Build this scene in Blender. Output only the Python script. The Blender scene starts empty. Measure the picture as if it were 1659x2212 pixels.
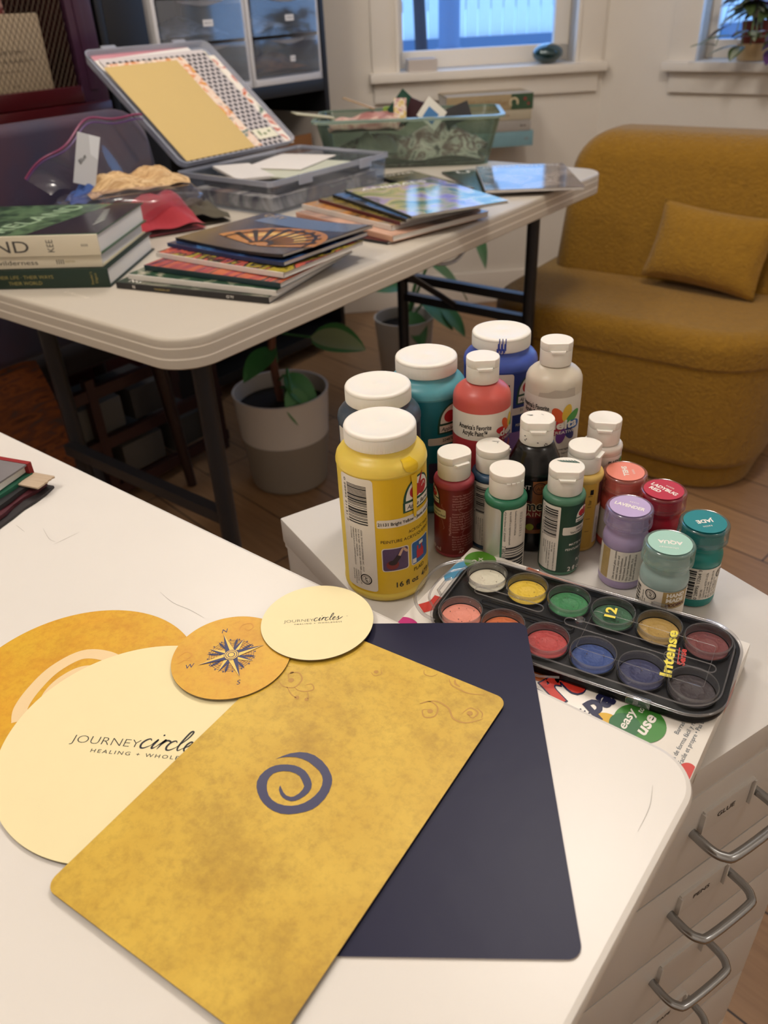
import bpy, bmesh, math, random
from mathutils import Vector, Matrix
random.seed(7)
SC = bpy.context.scene
COL = SC.collection
PI = math.pi
R = math.radians

# ---------------------------------------------------------------- camera
CAM_Z = 1.1125
FPX, PITCH, ROLL = 1715.0, R(32.9), R(-2.85)
_w = Vector((0, math.cos(PITCH), -math.sin(PITCH)))
_u0 = Vector((0, math.sin(PITCH), math.cos(PITCH)))
_r0 = Vector((1, 0, 0))
_r = _r0 * math.cos(ROLL) + _u0 * math.sin(ROLL)
_u = -_r0 * math.sin(ROLL) + _u0 * math.cos(ROLL)
cam_data = bpy.data.cameras.new('camera')
cam = bpy.data.objects.new('camera', cam_data)
COL.objects.link(cam)
M = Matrix.Identity(4)
for i in range(3):
    M[i][0], M[i][1], M[i][2] = _r[i], _u[i], -_w[i]
M[2][3] = CAM_Z
cam.matrix_world = M
cam_data.sensor_fit = 'VERTICAL'
cam_data.sensor_height = 36.0
cam_data.lens = FPX / 2212.0 * 36.0
cam_data.clip_start = 0.02
cam_data.dof.use_dof = True
cam_data.dof.focus_distance = 0.58
cam_data.dof.aperture_fstop = 9.5
SC.camera = cam

# ---------------------------------------------------------------- exposure, sky, lights
SC.view_settings.view_transform = 'Standard'
SC.view_settings.look = 'None'
SC.view_settings.exposure = 0.0
SC.view_settings.gamma = 1.0
SC.view_settings.use_curve_mapping = False

world = bpy.data.worlds.new('sky')
SC.world = world
world.use_nodes = True
wn = world.node_tree
wn.nodes['Background'].inputs[0].default_value = (0.26, 0.52, 1.0, 1)
wn.nodes['Background'].inputs[1].default_value = 2.7

def area_light(name, loc, target, size, power, color):
    l = bpy.data.lights.new(name, 'POINT')
    l.shadow_soft_size = size; l.energy = power; l.color = color
    o = bpy.data.objects.new(name, l); COL.objects.link(o)
    o.location = loc
    d = Vector(target) - Vector(loc)
    o.rotation_euler = d.to_track_quat('-Z', 'Y').to_euler()
    return o
WARM = (1.0, 0.935, 0.87)
area_light('ceiling_or_fill_light', (0.42, 1.15, 2.24), (0.42, 1.20, 0), 0.13, 29, WARM)
area_light('ceiling_or_fill_light', (1.25, -0.20, 2.24), (1.20, -0.45, 0), 0.13, 6, WARM)
area_light('ceiling_or_fill_light', (-0.75, 0.25, 2.22), (-0.75, 0.25, 0), 0.13, 22, WARM)
area_light('ceiling_or_fill_light', (-0.45, 2.00, 2.24), (0, 0, 0), 0.13, 18, WARM)  # fill light added to brighten the far walls, no known lamp there

# ---------------------------------------------------------------- materials
def lin(h):
    if isinstance(h, str):
        h = h.lstrip('#'); c = [int(h[i:i+2], 16) / 255 for i in (0, 2, 4)]
    else: c = list(h)
    return tuple((x / 12.92 if x <= 0.04045 else ((x + 0.055) / 1.055) ** 2.4) for x in c) + (1.0,)
_mats = {}
def mat(name, color='#808080', rough=0.5, metal=0.0, spec=0.5, bump=0.0, bscale=200.0, noise=0.0, nscale=20.0, color2=None, sheen=0.0, coat=0.0, sss=0.0, emit=0.0):
    if name in _mats: return _mats[name]
    m = bpy.data.materials.new(name); m.use_nodes = True
    nt = m.node_tree; b = nt.nodes['Principled BSDF']
    b.inputs['Base Color'].default_value = lin(color)
    b.inputs['Roughness'].default_value = rough
    b.inputs['Metallic'].default_value = metal
    b.inputs['Specular IOR Level'].default_value = spec
    if sheen: b.inputs['Sheen Weight'].default_value = sheen
    if coat: b.inputs['Coat Weight'].default_value = coat; b.inputs['Coat Roughness'].default_value = 0.1
    if sss:
        b.inputs['Subsurface Weight'].default_value = sss; b.inputs['Subsurface Scale'].default_value = 0.004
    if emit:
        b.inputs['Emission Color'].default_value = lin(color); b.inputs['Emission Strength'].default_value = emit
    tc = nt.nodes.new('ShaderNodeTexCoord')
    n = nt.nodes.new('ShaderNodeTexNoise'); n.inputs['Scale'].default_value = nscale; n.inputs['Detail'].default_value = 5
    nt.links.new(tc.outputs['Object'], n.inputs['Vector'])
    mx = nt.nodes.new('ShaderNodeMixRGB'); mx.inputs[1].default_value = lin(color)
    c2 = lin(color2) if color2 else tuple(x * (1 - max(noise, 0.04)) for x in lin(color)[:3]) + (1,)
    mx.inputs[2].default_value = c2
    if color2:
        rp = nt.nodes.new('ShaderNodeValToRGB'); rp.color_ramp.elements[0].position = 0.4; rp.color_ramp.elements[1].position = 0.62
        nt.links.new(n.outputs['Fac'], rp.inputs[0]); nt.links.new(rp.outputs[0], mx.inputs[0])
    else: nt.links.new(n.outputs['Fac'], mx.inputs[0])
    nt.links.new(mx.outputs[0], b.inputs['Base Color'])
    if bump:
        n2 = nt.nodes.new('ShaderNodeTexNoise'); n2.inputs['Scale'].default_value = bscale; n2.inputs['Detail'].default_value = 4
        nt.links.new(tc.outputs['Object'], n2.inputs['Vector'])
        bp = nt.nodes.new('ShaderNodeBump'); bp.inputs['Strength'].default_value = bump; bp.inputs['Distance'].default_value = 0.002
        nt.links.new(n2.outputs['Fac'], bp.inputs['Height']); nt.links.new(bp.outputs[0], b.inputs['Normal'])
    _mats[name] = m
    return m
def clear(name, tint='#ffffff', gloss=0.06, edge=0.5, rough=0.06, haze=0.0, hazecol='#dfe4ea'):
    """thin clear plastic: see-through, brighter reflections at grazing angles, optional milkiness"""
    if name in _mats: return _mats[name]
    m = bpy.data.materials.new(name); m.use_nodes = True
    nt = m.node_tree; nt.nodes.clear()
    out = nt.nodes.new('ShaderNodeOutputMaterial')
    tr = nt.nodes.new('ShaderNodeBsdfTransparent'); tr.inputs[0].default_value = lin(tint)
    gl = nt.nodes.new('ShaderNodeBsdfGlossy'); gl.inputs['Roughness'].default_value = rough
    df = nt.nodes.new('ShaderNodeBsdfDiffuse'); df.inputs[0].default_value = lin(hazecol)
    lw = nt.nodes.new('ShaderNodeLayerWeight'); lw.inputs[0].default_value = 0.5
    mr = nt.nodes.new('ShaderNodeMapRange'); mr.inputs['To Min'].default_value = gloss; mr.inputs['To Max'].default_value = edge
    pw = nt.nodes.new('ShaderNodeMath'); pw.operation = 'POWER'; pw.inputs[1].default_value = 3.5; nt.links.new(lw.outputs['Facing'], pw.inputs[0]); nt.links.new(pw.outputs[0], mr.inputs['Value'])
    a = nt.nodes.new('ShaderNodeMixShader'); a.inputs[0].default_value = haze
    nt.links.new(tr.outputs[0], a.inputs[1]); nt.links.new(df.outputs[0], a.inputs[2])
    b = nt.nodes.new('ShaderNodeMixShader')
    nt.links.new(mr.outputs[0], b.inputs[0]); nt.links.new(a.outputs[0], b.inputs[1]); nt.links.new(gl.outputs[0], b.inputs[2])
    nt.links.new(b.outputs[0], out.inputs[0])
    _mats[name] = m
    return m

# ---------------------------------------------------------------- mesh builder
class MB:
    def __init__(s): s.v = []; s.f = []; s.m = []; s.mats = []
    def mi(s, m):
        if m not in s.mats: s.mats.append(m)
        return s.mats.index(m)
    def add(s, vs, fs, m):
        k = len(s.v); i = s.mi(m)
        s.v += [tuple(v) for v in vs]
        for f in fs: s.f.append(tuple(k + a for a in f)); s.m.append(i)
        return s
    def xf(s, M, start=0):
        for i in range(start, len(s.v)): s.v[i] = tuple(M @ Vector(s.v[i]))
        return s
    def build(s, name, parent=None, loc=(0, 0, 0), rz=0.0, smooth=38, recalc=False, rot=None):
        me = bpy.data.meshes.new(name)
        me.from_pydata(s.v, [], s.f)
        for m in s.mats: me.materials.append(m)
        me.polygons.foreach_set('material_index', s.m)
        if recalc:
            b = bmesh.new(); b.from_mesh(me); bmesh.ops.recalc_face_normals(b, faces=b.faces); b.to_mesh(me); b.free()
        if smooth:
            me.polygons.foreach_set('use_smooth', [True] * len(me.polygons))
            me.update()
            me.set_sharp_from_angle(angle=R(smooth))
        me.update()
        o = bpy.data.objects.new(name, me); COL.objects.link(o)
        o.location = loc; o.rotation_euler = rot if rot else (0, 0, rz)
        if parent: o.parent = parent
        return o
    # solids
    def box(s, x0, x1, y0, y1, z0, z1, m, bev=0.0):
        if bev <= 0:
            v = [(x0, y0, z0), (x1, y0, z0), (x1, y1, z0), (x0, y1, z0), (x0, y0, z1), (x1, y0, z1), (x1, y1, z1), (x0, y1, z1)]
            return s.add(v, [(3, 2, 1, 0), (4, 5, 6, 7), (0, 1, 5, 4), (1, 2, 6, 5), (2, 3, 7, 6), (3, 0, 4, 7)], m)
        b = bmesh.new(); bmesh.ops.create_cube(b, size=1)
        for v in b.verts: v.co = Vector(((x0 + x1) / 2 + v.co.x * (x1 - x0), (y0 + y1) / 2 + v.co.y * (y1 - y0), (z0 + z1) / 2 + v.co.z * (z1 - z0)))
        bmesh.ops.bevel(b, geom=list(b.edges), offset=bev, segments=2, affect='EDGES', profile=0.6)
        return s.addbm(b, m)
    def addbm(s, b, m):
        b.verts.index_update()
        s.add([v.co[:] for v in b.verts], [[v.index for v in f.verts] for f in b.faces], m); b.free(); return s
    def prism(s, poly, z0, z1, m, mtop=None, bev=0.0):
        n = len(poly); 
        if bev > 0:
            cx = sum(p[0] for p in poly) / n; cy = sum(p[1] for p in poly) / n
            def ins(d):
                out = []
                for i in range(n):
                    a, b, c = Vector(poly[i - 1]), Vector(poly[i]), Vector(poly[(i + 1) % n])
                    e1 = (b - a); e2 = (c - b)
                    t = (e1.normalized() + e2.normalized())
                    nn = Vector((-t.y, t.x)); nn = nn.normalized() if nn.length > 1e-9 else Vector((0, 0))
                    out.append((b.x + nn.x * d, b.y + nn.y * d))
                return out
            rings = [(ins(bev), z0), (ins(bev * .3), z0 + bev * .3), (poly, z0 + bev), (poly, z1 - bev), (ins(bev * .3), z1 - bev * .3), (ins(bev), z1)]
        else: rings = [(poly, z0), (poly, z1)]
        vs = []
        for p, z in rings: vs += [(x, y, z) for x, y in p]
        fs = []
        for k in range(len(rings) - 1):
            for i in range(n):
                j = (i + 1) % n; fs.append((k * n + i, k * n + j, (k + 1) * n + j, (k + 1) * n + i))
        s.add(vs, fs, m)
        s.add([(x, y, rings[0][1]) for x, y in reversed(rings[0][0])], [tuple(range(n))], m)
        s.add([(x, y, rings[-1][1]) for x, y in rings[-1][0]], [tuple(range(n))], mtop or m)
        return s
    def lathe(s, prof, m, seg=64, c=(0, 0), rib=0.0, caps=True):
        vs = []; fs = []; n = len(prof)
        for i in range(seg):
            a = 2 * PI * i / seg
            for k, (r, z) in enumerate(prof):
                rr = r - (rib if (rib and i % 2 and 0 < k < n - 1) else 0)
                vs.append((c[0] + rr * math.cos(a), c[1] + rr * math.sin(a), z))
        for i in range(seg):
            j = (i + 1) % seg
            for k in range(n - 1): fs.append((i * n + k, j * n + k, j * n + k + 1, i * n + k + 1))
        if caps:
            if prof[0][0] > 1e-6: fs.append(tuple(i * n for i in reversed(range(seg))))
            if prof[-1][0] > 1e-6: fs.append(tuple(i * n + n - 1 for i in range(seg)))
        return s.add(vs, fs, m)
    def tube(s, pts, r, m, seg=10, caps=True, rs=None):
        pts = [Vector(p) for p in pts]; n = len(pts); vs = []; fs = []; up = None
        for i, p in enumerate(pts):
            t = (pts[min(i + 1, n - 1)] - pts[max(i - 1, 0)]).normalized()
            if up is None: up = Vector((0, 0, 1)) if abs(t.z) < .9 else Vector((1, 0, 0))
            a = t.cross(up).normalized(); up = a.cross(t).normalized()
            q = rs[i] if rs else r
            for k in range(seg):
                an = 2 * PI * k / seg
                vs.append(p + a * q * math.cos(an) + up * q * math.sin(an))
        for i in range(n - 1):
            for k in range(seg):
                j = (k + 1) % seg; fs.append((i * seg + k, i * seg + j, (i + 1) * seg + j, (i + 1) * seg + k))
        if caps: fs.append(tuple(reversed(range(seg)))); fs.append(tuple((n - 1) * seg + k for k in range(seg)))
        return s.add(vs, fs, m)
    def bar(s, a, b, w, h, m):
        a, b = Vector(a), Vector(b); t = (b - a).normalized(); side = t.cross(Vector((0, 0, 1)))
        side = side.normalized() if side.length > 1e-4 else Vector((1, 0, 0)); up = side.cross(t)
        vs = [p + side * sx * w / 2 + up * sy * h / 2 for p in (a, b) for sx, sy in ((-1, -1), (1, -1), (1, 1), (-1, 1))]
        return s.add(vs, [(3, 2, 1, 0), (4, 5, 6, 7), (0, 1, 5, 4), (1, 2, 6, 5), (2, 3, 7, 6), (3, 0, 4, 7)], m)
    def grid(s, fn, nu, nv, m):
        vs = [fn(i / nu, j / nv) for i in range(nu + 1) for j in range(nv + 1)]
        fs = [(i * (nv + 1) + j, (i + 1) * (nv + 1) + j, (i + 1) * (nv + 1) + j + 1, i * (nv + 1) + j + 1) for i in range(nu) for j in range(nv)]
        return s.add(vs, fs, m)
    # flat artwork
    def flat(s, a, O, X, Y, m, e=0.0):
        O, X, Y = Vector(O), Vector(X).normalized(), Vector(Y).normalized(); N = X.cross(Y)
        return s.add([O + X * x + Y * y + N * e for x, y in a[0]], a[1], m)
    def wrap(s, a, Rr, phi0, z0, m, e=0.0002, c=(0, 0), step=0.0022):
        a = slice2(a, step)
        return s.add([(c[0] + (Rr + e) * math.cos(phi0 + x / Rr), c[1] + (Rr + e) * math.sin(phi0 + x / Rr), z0 + y) for x, y in a[0]], a[1], m)

# ---------------------------------------------------------------- 2D artwork: (points, faces)
def slice2(a, step):
    xs = [p[0] for p in a[0]]
    if max(xs) - min(xs) < step * 1.3: return a
    b = bmesh.new(); vs = [b.verts.new((x, y, 0)) for x, y in a[0]]
    for f in a[1]:
        try: b.faces.new([vs[i] for i in f])
        except ValueError: pass
    x = min(xs) + step
    while x < max(xs):
        bmesh.ops.bisect_plane(b, geom=b.verts[:] + b.edges[:] + b.faces[:], plane_co=(x, 0, 0), plane_no=(1, 0, 0), dist=1e-7)
        x += step
    b.verts.index_update()
    out = ([(v.co.x, v.co.y) for v in b.verts], [[v.index for v in f.verts] for f in b.faces]); b.free()
    return out
_tc = {}
def T(s, h=0.01, w=None, bold=0.0, shear=0.0, sp=1.0, al='C', va='C', rot=0.0, at=(0, 0)):
    """lettering: h = capital height, w = forced total width"""
    key = (s, bold, shear, sp)
    if key not in _tc:
        c = bpy.data.curves.new('lettering', 'FONT'); c.body = s; c.size = 1; c.offset = bold; c.shear = shear; c.space_character = sp
        c.resolution_u = 3
        o = bpy.data.objects.new('lettering', c); COL.objects.link(o)
        dg = bpy.context.evaluated_depsgraph_get(); dg.update()
        me = bpy.data.meshes.new_from_object(o.evaluated_get(dg))
        vs = [(v.co.x, v.co.y) for v in me.vertices]; fs = [tuple(p.vertices) for p in me.polygons]
        bpy.data.objects.remove(o); bpy.data.curves.remove(c); bpy.data.meshes.remove(me)
        _tc[key] = (vs, fs)
    vs, fs = _tc[key]
    if not vs: return ([], [])
    k = h / 0.729
    x0 = min(v[0] for v in vs); x1 = max(v[0] for v in vs)
    kx = (w / (x1 - x0)) if w else k
    ox = {'C': (x0 + x1) / 2, 'L': x0, 'R': x1}[al]
    oy = 0.3645 if va == 'C' else 0
    return M2(([((x - ox) * kx, (y - oy) * k) for x, y in vs], fs), rot, at)
def M2(a, rot=0.0, at=(0, 0), sc=1.0):
    c, s = math.cos(rot), math.sin(rot)
    return ([(at[0] + sc * (x * c - y * s), at[1] + sc * (x * s + y * c)) for x, y in a[0]], a[1])
def J2(*ar):
    v = []; f = []
    for a in ar:
        k = len(v); v += a[0]; f += [tuple(i + k for i in q) for q in a[1]]
    return (v, f)
def RR(x0, y0, x1, y1, r=0.0, n=5):
    if r <= 0: return ([(x0, y0), (x1, y0), (x1, y1), (x0, y1)], [(0, 1, 2, 3)])
    p = rrpts(x0, y0, x1, y1, r, n); return (p, [tuple(range(len(p)))])
def rrpts(x0, y0, x1, y1, r, n=5):
    p = []
    for cx, cy, a0 in ((x1 - r, y0 + r, -90), (x1 - r, y1 - r, 0), (x0 + r, y1 - r, 90), (x0 + r, y0 + r, 180)):
        for i in range(n + 1):
            a = R(a0 + 90 * i / n); p.append((cx + r * math.cos(a), cy + r * math.sin(a)))
    return p
def EL(cx, cy, rx, ry=None, n=40, rot=0.0):
    ry = ry or rx
    return ([(cx + rx * math.cos(t) * math.cos(rot) - ry * math.sin(t) * math.sin(rot), cy + rx * math.cos(t) * math.sin(rot) + ry * math.sin(t) * math.cos(rot)) for t in [2 * PI * i / n for i in range(n)]], [tuple(range(n))])
def RING(cx, cy, r0, r1, n=48, a0=0.0, a1=2 * PI, ky=1.0):
    v = []; f = []
    for i in range(n + 1):
        t = a0 + (a1 - a0) * i / n
        v += [(cx + r0 * math.cos(t), cy + ky * r0 * math.sin(t)), (cx + r1 * math.cos(t), cy + ky * r1 * math.sin(t))]
    for i in range(n): f.append((2 * i, 2 * i + 1, 2 * i + 3, 2 * i + 2))
    return (v, f)
def PG(p): return (list(p), [tuple(range(len(p)))])
def smoothline(p, k=6):
    out = []; n = len(p)
    for i in range(n - 1):
        a, b, c, d = p[max(i - 1, 0)], p[i], p[i + 1], p[min(i + 2, n - 1)]
        for j in range(k):
            t = j / k
            out.append(tuple(0.5 * (2 * b[q] + (c[q] - a[q]) * t + (2 * a[q] - 5 * b[q] + 4 * c[q] - d[q]) * t * t + (3 * b[q] - a[q] - 3 * c[q] + d[q]) * t ** 3) for q in range(len(b))))
    out.append(tuple(p[-1])); return out
def ST(p, w, k=6, w1=None, taper=False):
    q = smoothline(p, k) if k > 1 else p
    v = []; f = []; n = len(q)
    for i in range(n):
        a, b = q[max(i - 1, 0)], q[min(i + 1, n - 1)]
        dx, dy = b[0] - a[0], b[1] - a[1]; L = math.hypot(dx, dy) or 1
        t = i / (n - 1); ww = w + ((w1 - w) * t if w1 is not None else 0)
        if taper: ww *= math.sin(PI * min(max(t, .04), .96)) ** .5
        v += [(q[i][0] - dy / L * ww / 2, q[i][1] + dx / L * ww / 2), (q[i][0] + dy / L * ww / 2, q[i][1] - dx / L * ww / 2)]
    for i in range(n - 1): f.append((2 * i, 2 * i + 1, 2 * i + 3, 2 * i + 2))
    return (v, f)
def barcode(w, h, n=38, seed=1, vertical=False):
    rd = random.Random(seed); x = 0; v = []; f = []; bars = []
    while x < n: 
        b = rd.choice((1, 1, 2, 3)); bars.append((x, b)); x += b + rd.choice((1, 1, 2))
    for a, b in bars:
        x0, x1 = a / x * w - w / 2, (a + b) / x * w - w / 2
        k = len(v); q = [(x0, -h / 2), (x1, -h / 2), (x1, h / 2), (x0, h / 2)]
        v += [(-p[1], p[0]) for p in q] if vertical else q
        f.append((k, k + 1, k + 2, k + 3))
    return (v, f)

# ---------------------------------------------------------------- object helpers
def thing(name, label, cat, loc=(0, 0, 0), rz=0.0, group=None):
    o = bpy.data.objects.new(name, None); COL.objects.link(o)
    o.location = loc; o.rotation_euler = (0, 0, rz); o.empty_display_size = 0.02
    return tag(o, label, cat, group)
def tag(o, label, cat=None, group=None):
    o['label'] = label
    if cat: o['category'] = cat
    if group: o['group'] = group
    return o
def struct(o, label=None):
    o['kind'] = 'structure'
    if label: o['label'] = label
    return o
def dr(a): return Vector((math.cos(R(a)), math.sin(R(a)), 0))
Z = Vector((0, 0, 1))
INK = mat('black_ink', '#151316', 0.5)
WHITEP = mat('white_print', '#e9e4dc', 0.5)
# ================================================================ THE ROOM
WALLM = mat('wall_paint', '#e4dcd1', 0.7, bump=0.15, bscale=350)
TRIMM = mat('trim_paint', '#e8e0d5', 0.45)
def wood_floor():
    m = bpy.data.materials.new('wood_floor'); m.use_nodes = True; nt = m.node_tree; b = nt.nodes['Principled BSDF']
    tc = nt.nodes.new('ShaderNodeTexCoord'); mp = nt.nodes.new('ShaderNodeMapping'); mp.inputs['Rotation'].default_value = (0, 0, R(39.5 + 8))
    nt.links.new(tc.outputs['Object'], mp.inputs[0])
    br = nt.nodes.new('ShaderNodeTexBrick'); br.inputs['Scale'].default_value = 1
    br.inputs['Brick Width'].default_value = 1.3; br.inputs['Row Height'].default_value = 0.16; br.inputs['Mortar Size'].default_value = 0.0018
    br.offset = 0.37; br.inputs['Color1'].default_value = lin('#a8845f'); br.inputs['Color2'].default_value = lin('#8f6d4d'); br.inputs['Mortar'].default_value = lin('#2c1d14')
    nt.links.new(mp.outputs[0], br.inputs[0])
    n = nt.nodes.new('ShaderNodeTexNoise'); n.inputs['Scale'].default_value = 6; n.inputs['Detail'].default_value = 8
    mp2 = nt.nodes.new('ShaderNodeMapping'); mp2.inputs['Scale'].default_value = (1, 14, 1); nt.links.new(mp.outputs[0], mp2.inputs[0]); nt.links.new(mp2.outputs[0], n.inputs[0])
    mx = nt.nodes.new('ShaderNodeMixRGB'); mx.blend_type = 'MULTIPLY'; mx.inputs[0].default_value = 0.6
    rp = nt.nodes.new('ShaderNodeValToRGB'); rp.color_ramp.elements[0].position = .3; rp.color_ramp.elements[0].color = (.55, .5, .45, 1); rp.color_ramp.elements[1].position = .7; rp.color_ramp.elements[1].color = (1, 1, 1, 1)
    nt.links.new(n.outputs['Fac'], rp.inputs[0]); nt.links.new(br.outputs[0], mx.inputs[1]); nt.links.new(rp.outputs[0], mx.inputs[2])
    nt.links.new(mx.outputs[0], b.inputs['Base Color']); b.inputs['Roughness'].default_value = 0.42
    return m
FLOORM = wood_floor()
CH = 2.42
DIA = 5.5
W0 = Vector((0, 3.3, 0)); CORN = W0 + dr(DIA) * 0.911
LFT = W0 + dr(DIA) * -0.371
W2D = -39.5
P3 = CORN + dr(W2D) * 3.0
P5 = LFT + dr(230.5) * 3.9
P4 = P3 + dr(230.5) * 3.9
poly = [(p.x, p.y) for p in (LFT, CORN, P3, P4, P5)]
def grow(poly, d):
    cx = sum(p[0] for p in poly) / 5; cy = sum(p[1] for p in poly) / 5
    return [(p[0] + (p[0] - cx) * d, p[1] + (p[1] - cy) * d) for p in poly]
fp = list(reversed(grow(poly, 0.12)))
b = MB(); b.prism(fp, -0.1, 0.0, FLOORM); struct(b.build('floor', smooth=0))
b = MB(); b.prism(fp, CH, CH + 0.1, mat('ceiling_paint', '#dcd6cc', 0.8)); struct(b.build('ceiling', smooth=0))
def wall(name, a, c, opening=None, ext=0.0):
    L = (c - a).length; ang = math.atan2(c.y - a.y, c.x - a.x); b = MB(); t = 0.15
    if not opening: b.box(-ext, L + ext, 0, t, 0, CH, WALLM)
    else:
        s0, s1, z0, z1 = opening
        b.box(-ext, s0, 0, t, 0, CH, WALLM); b.box(s1, L + ext, 0, t, 0, CH, WALLM)
        b.box(s0, s1, 0, t, 0, z0, WALLM); b.box(s0, s1, 0, t, z1, CH, WALLM)
    return struct(b.build(name, loc=a, rz=ang, smooth=0))
wall('wall_bay', LFT, CORN, (0.371 + 0.135, 0.371 + 0.79, 0.87, 2.0), ext=0.05)
wall('wall_right', CORN, P3, (0.35, 1.30, 0.87, 2.0), ext=0.0)
wall('wall_back', P3, P4); wall('wall_near', P4, P5); wall('wall_left', P5, LFT)
GLASS = clear('window_glass', '#ffffff', 0.03, 0.3, 0.01)
def window(nm, base, ang, s0, s1, cs0, cs1, ap0, ap1, top=2.0):
    """s0,s1 opening; casing outer cs0,cs1; stool and apron; sash recessed"""
    w = struct(thing(nm, 'white framed window with casing', None, base, R(ang)))
    b = MB(); t = 0.018
    b.box(cs0, s0 - 0.01, -t, 0.0, 0.878, top + 0.09, TRIMM, 0.003); b.box(s1 + 0.01, cs1, -t, 0, 0.878, top + 0.09, TRIMM, 0.003)
    b.box(cs0, cs1, -t, 0, top, top + 0.09, TRIMM, 0.003)
    b.box(s0 - 0.012, s0, -0.026, 0.11, 0.88, top, TRIMM); b.box(s1, s1 + 0.012, -0.026, 0.11, 0.88, top, TRIMM)
    struct(b.build('casing', w))
    b = MB(); b.box(cs0 - 0.012, cs1 + 0.012, -0.055, 0.0, 0.852, 0.882, TRIMM, 0.004); b.box(s0, s1, 0, 0.12, 0.862, 0.882, TRIMM)
    struct(b.build('window_sill', w))
    b = MB(); b.box(ap0, ap1, -0.020, 0.0, 0.783, 0.8515, TRIMM, 0.003); struct(b.build('apron', w))
    b = MB(); f = 0.028
    for x0, x1, z0, z1 in ((s0, s0 + f, .884, top), (s1 - f * 2, s1, .884, top), (s0, s1, .884, .942), (s0, s1, top - .06, top)):
        b.box(x0, x1, 0.07, 0.10, z0, z1, TRIMM, 0.003)
    struct(b.build('sash', w))
    b = MB(); b.box(s0 + f, s1 - 2 * f, 0.083, 0.087, .94, top - .06, GLASS); struct(b.build('window_pane', w, smooth=0))
    return w
window('window_1', W0, DIA, 0.135, 0.79, 0.036, 0.895, 0.040, 0.885)
window('window_2', CORN, W2D, 0.35, 1.30, 0.252, 1.40, 0.262, 1.39)
def baseboard(nm, a, c):
    L = (c - a).length; ang = math.atan2(c.y - a.y, c.x - a.x); b = MB(); b.box(0.002, L - 0.002, -0.016, -0.0005, 0.0005, 0.13, TRIMM, 0.004)
    struct(b.build(nm, loc=a, rz=ang))
baseboard('baseboard_bay', LFT, CORN); baseboard('baseboard_right', CORN, P3)

# ---- outside
b = MB(); b.box(-8, 10, 0, 12, -0.3, -0.2, mat('snow_ground', '#b9c6d6', 0.9, noise=.1, nscale=2)); struct(b.build('terrace', loc=(0, 3.75, 0), rz=0))
FEN = mat('fence_paint', '#eef4f6', 0.6, noise=.12, nscale=30)
f = thing('picket_fence', 'pale painted picket fence seen outside through the left window', 'fence', (0.3, 6.4, 0), R(DIA))
b = MB()
for z in (0.35, 1.02): b.box(-2.2, 2.6, 0.02, 0.05, z, z + 0.07, FEN)
b.build('rail', f)
x = -2.2; b = MB()
while x < 2.6:
    hgt = 1.14 + 0.07 * math.sin((x * 6.5)) ** 2
    b.prism([(0, 0), (0.080, 0), (0.080, 0.0), (0.080, 0.02), (0, 0.02)], -0.2, hgt, FEN).xf(Matrix.Translation((x, 0, 0)), len(b.v) - 20)
    x += 0.088
pk = b.build('picket', f, smooth=0); pk['kind'] = 'stuff'
b = MB(); b.box(-2.3, 2.8, -0.05, 0.0, -0.2, 0.86, mat('fence_base', '#54728f', .7)); b.build('base_board', f, loc=(0, -0.03, 0), smooth=0)
b = MB(); b.tube([(0, 0, -.2), (.01, 0, .8), (-.01, 0, 1.3), (0.02, 0, 2.3)], .035, mat('bark_dark', '#232a35', .9, bump=.6, bscale=30), 10, rs=[.05, .04, .036, .03])
tag(b.build('tree_trunk', loc=(0.36, 5.6, 0)), 'thin dark tree trunk standing in front of the pale fence', 'tree')
b = MB(); b.tube([(0, 0, -.2), (0, 0, .86)], .075, mat('post_blue', '#5d7696', .6), 16); b.tube([(0, 0, .86), (0, 0, 2.4)], .06, mat('post_blue'), 16)
tag(b.build('porch_post', loc=(0.50, 5.2, 0)), 'thick blue-grey porch post outside the left window', 'post')
# ================================================================ DESK AND DRAWER CABINET
DZ = 0.73
DESKM = mat('white_desk_lacquer', '#e2ddd6', 0.33, spec=0.4, bump=0.02, bscale=60)
def worn_white(name, base='#e3ddd2'):
    return mat(name, base, 0.25)
cor = Vector((0.1810, 0.3010, 0))          # sharp corner of the desk top before rounding
def deskpts():
    a = dr(-39.5 + 180); c = dr(-129.5); r = 0.030
    ctr = cor + a * r + c * r
    pts = []
    for i in range(13):
        t = i / 12 * PI / 2
        pts.append(ctr - a * r * math.cos(t) * 1 - c * r * math.sin(t))
    # arc from right edge to back edge
    pts = [ctr + (-a * r) * math.cos(i / 12 * PI / 2) + (-c * r) * math.sin(i / 12 * PI / 2) for i in range(13)]
    far_l = cor + a * 1.5
    near_l = far_l + c * 0.75; near_r = cor + c * 0.75
    out = [near_r] + pts + [far_l, near_l]
    return [(p.x, p.y) for p in out]
dk = thing('desk', 'white glossy desk with rounded corner holding the gold and navy cards', 'desk', (0, 0, 0))
pp = deskpts()
ar = sum(pp[i - 1][0] * pp[i][1] - pp[i][0] * pp[i - 1][1] for i in range(len(pp)))
if ar < 0: pp = pp[::-1]
b = MB(); b.prism(pp, DZ - 0.0145, DZ, DESKM, bev=0.004)
SCU = mat('scuff', '#aaa59c', .6)
for p in ([(-.3, .58), (-.285, .566), (-.272, .556)], [(-.30, .552), (-.287, .545), (-.281, .549)], [(-.272, .545), (-.262, .549)]): pass
b.build('desk_top', dk)
b = MB()
def flatz(m2, z, m, dst): return dst.add([(x, y, z) for x, y in m2[0]], m2[1], m)
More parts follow.
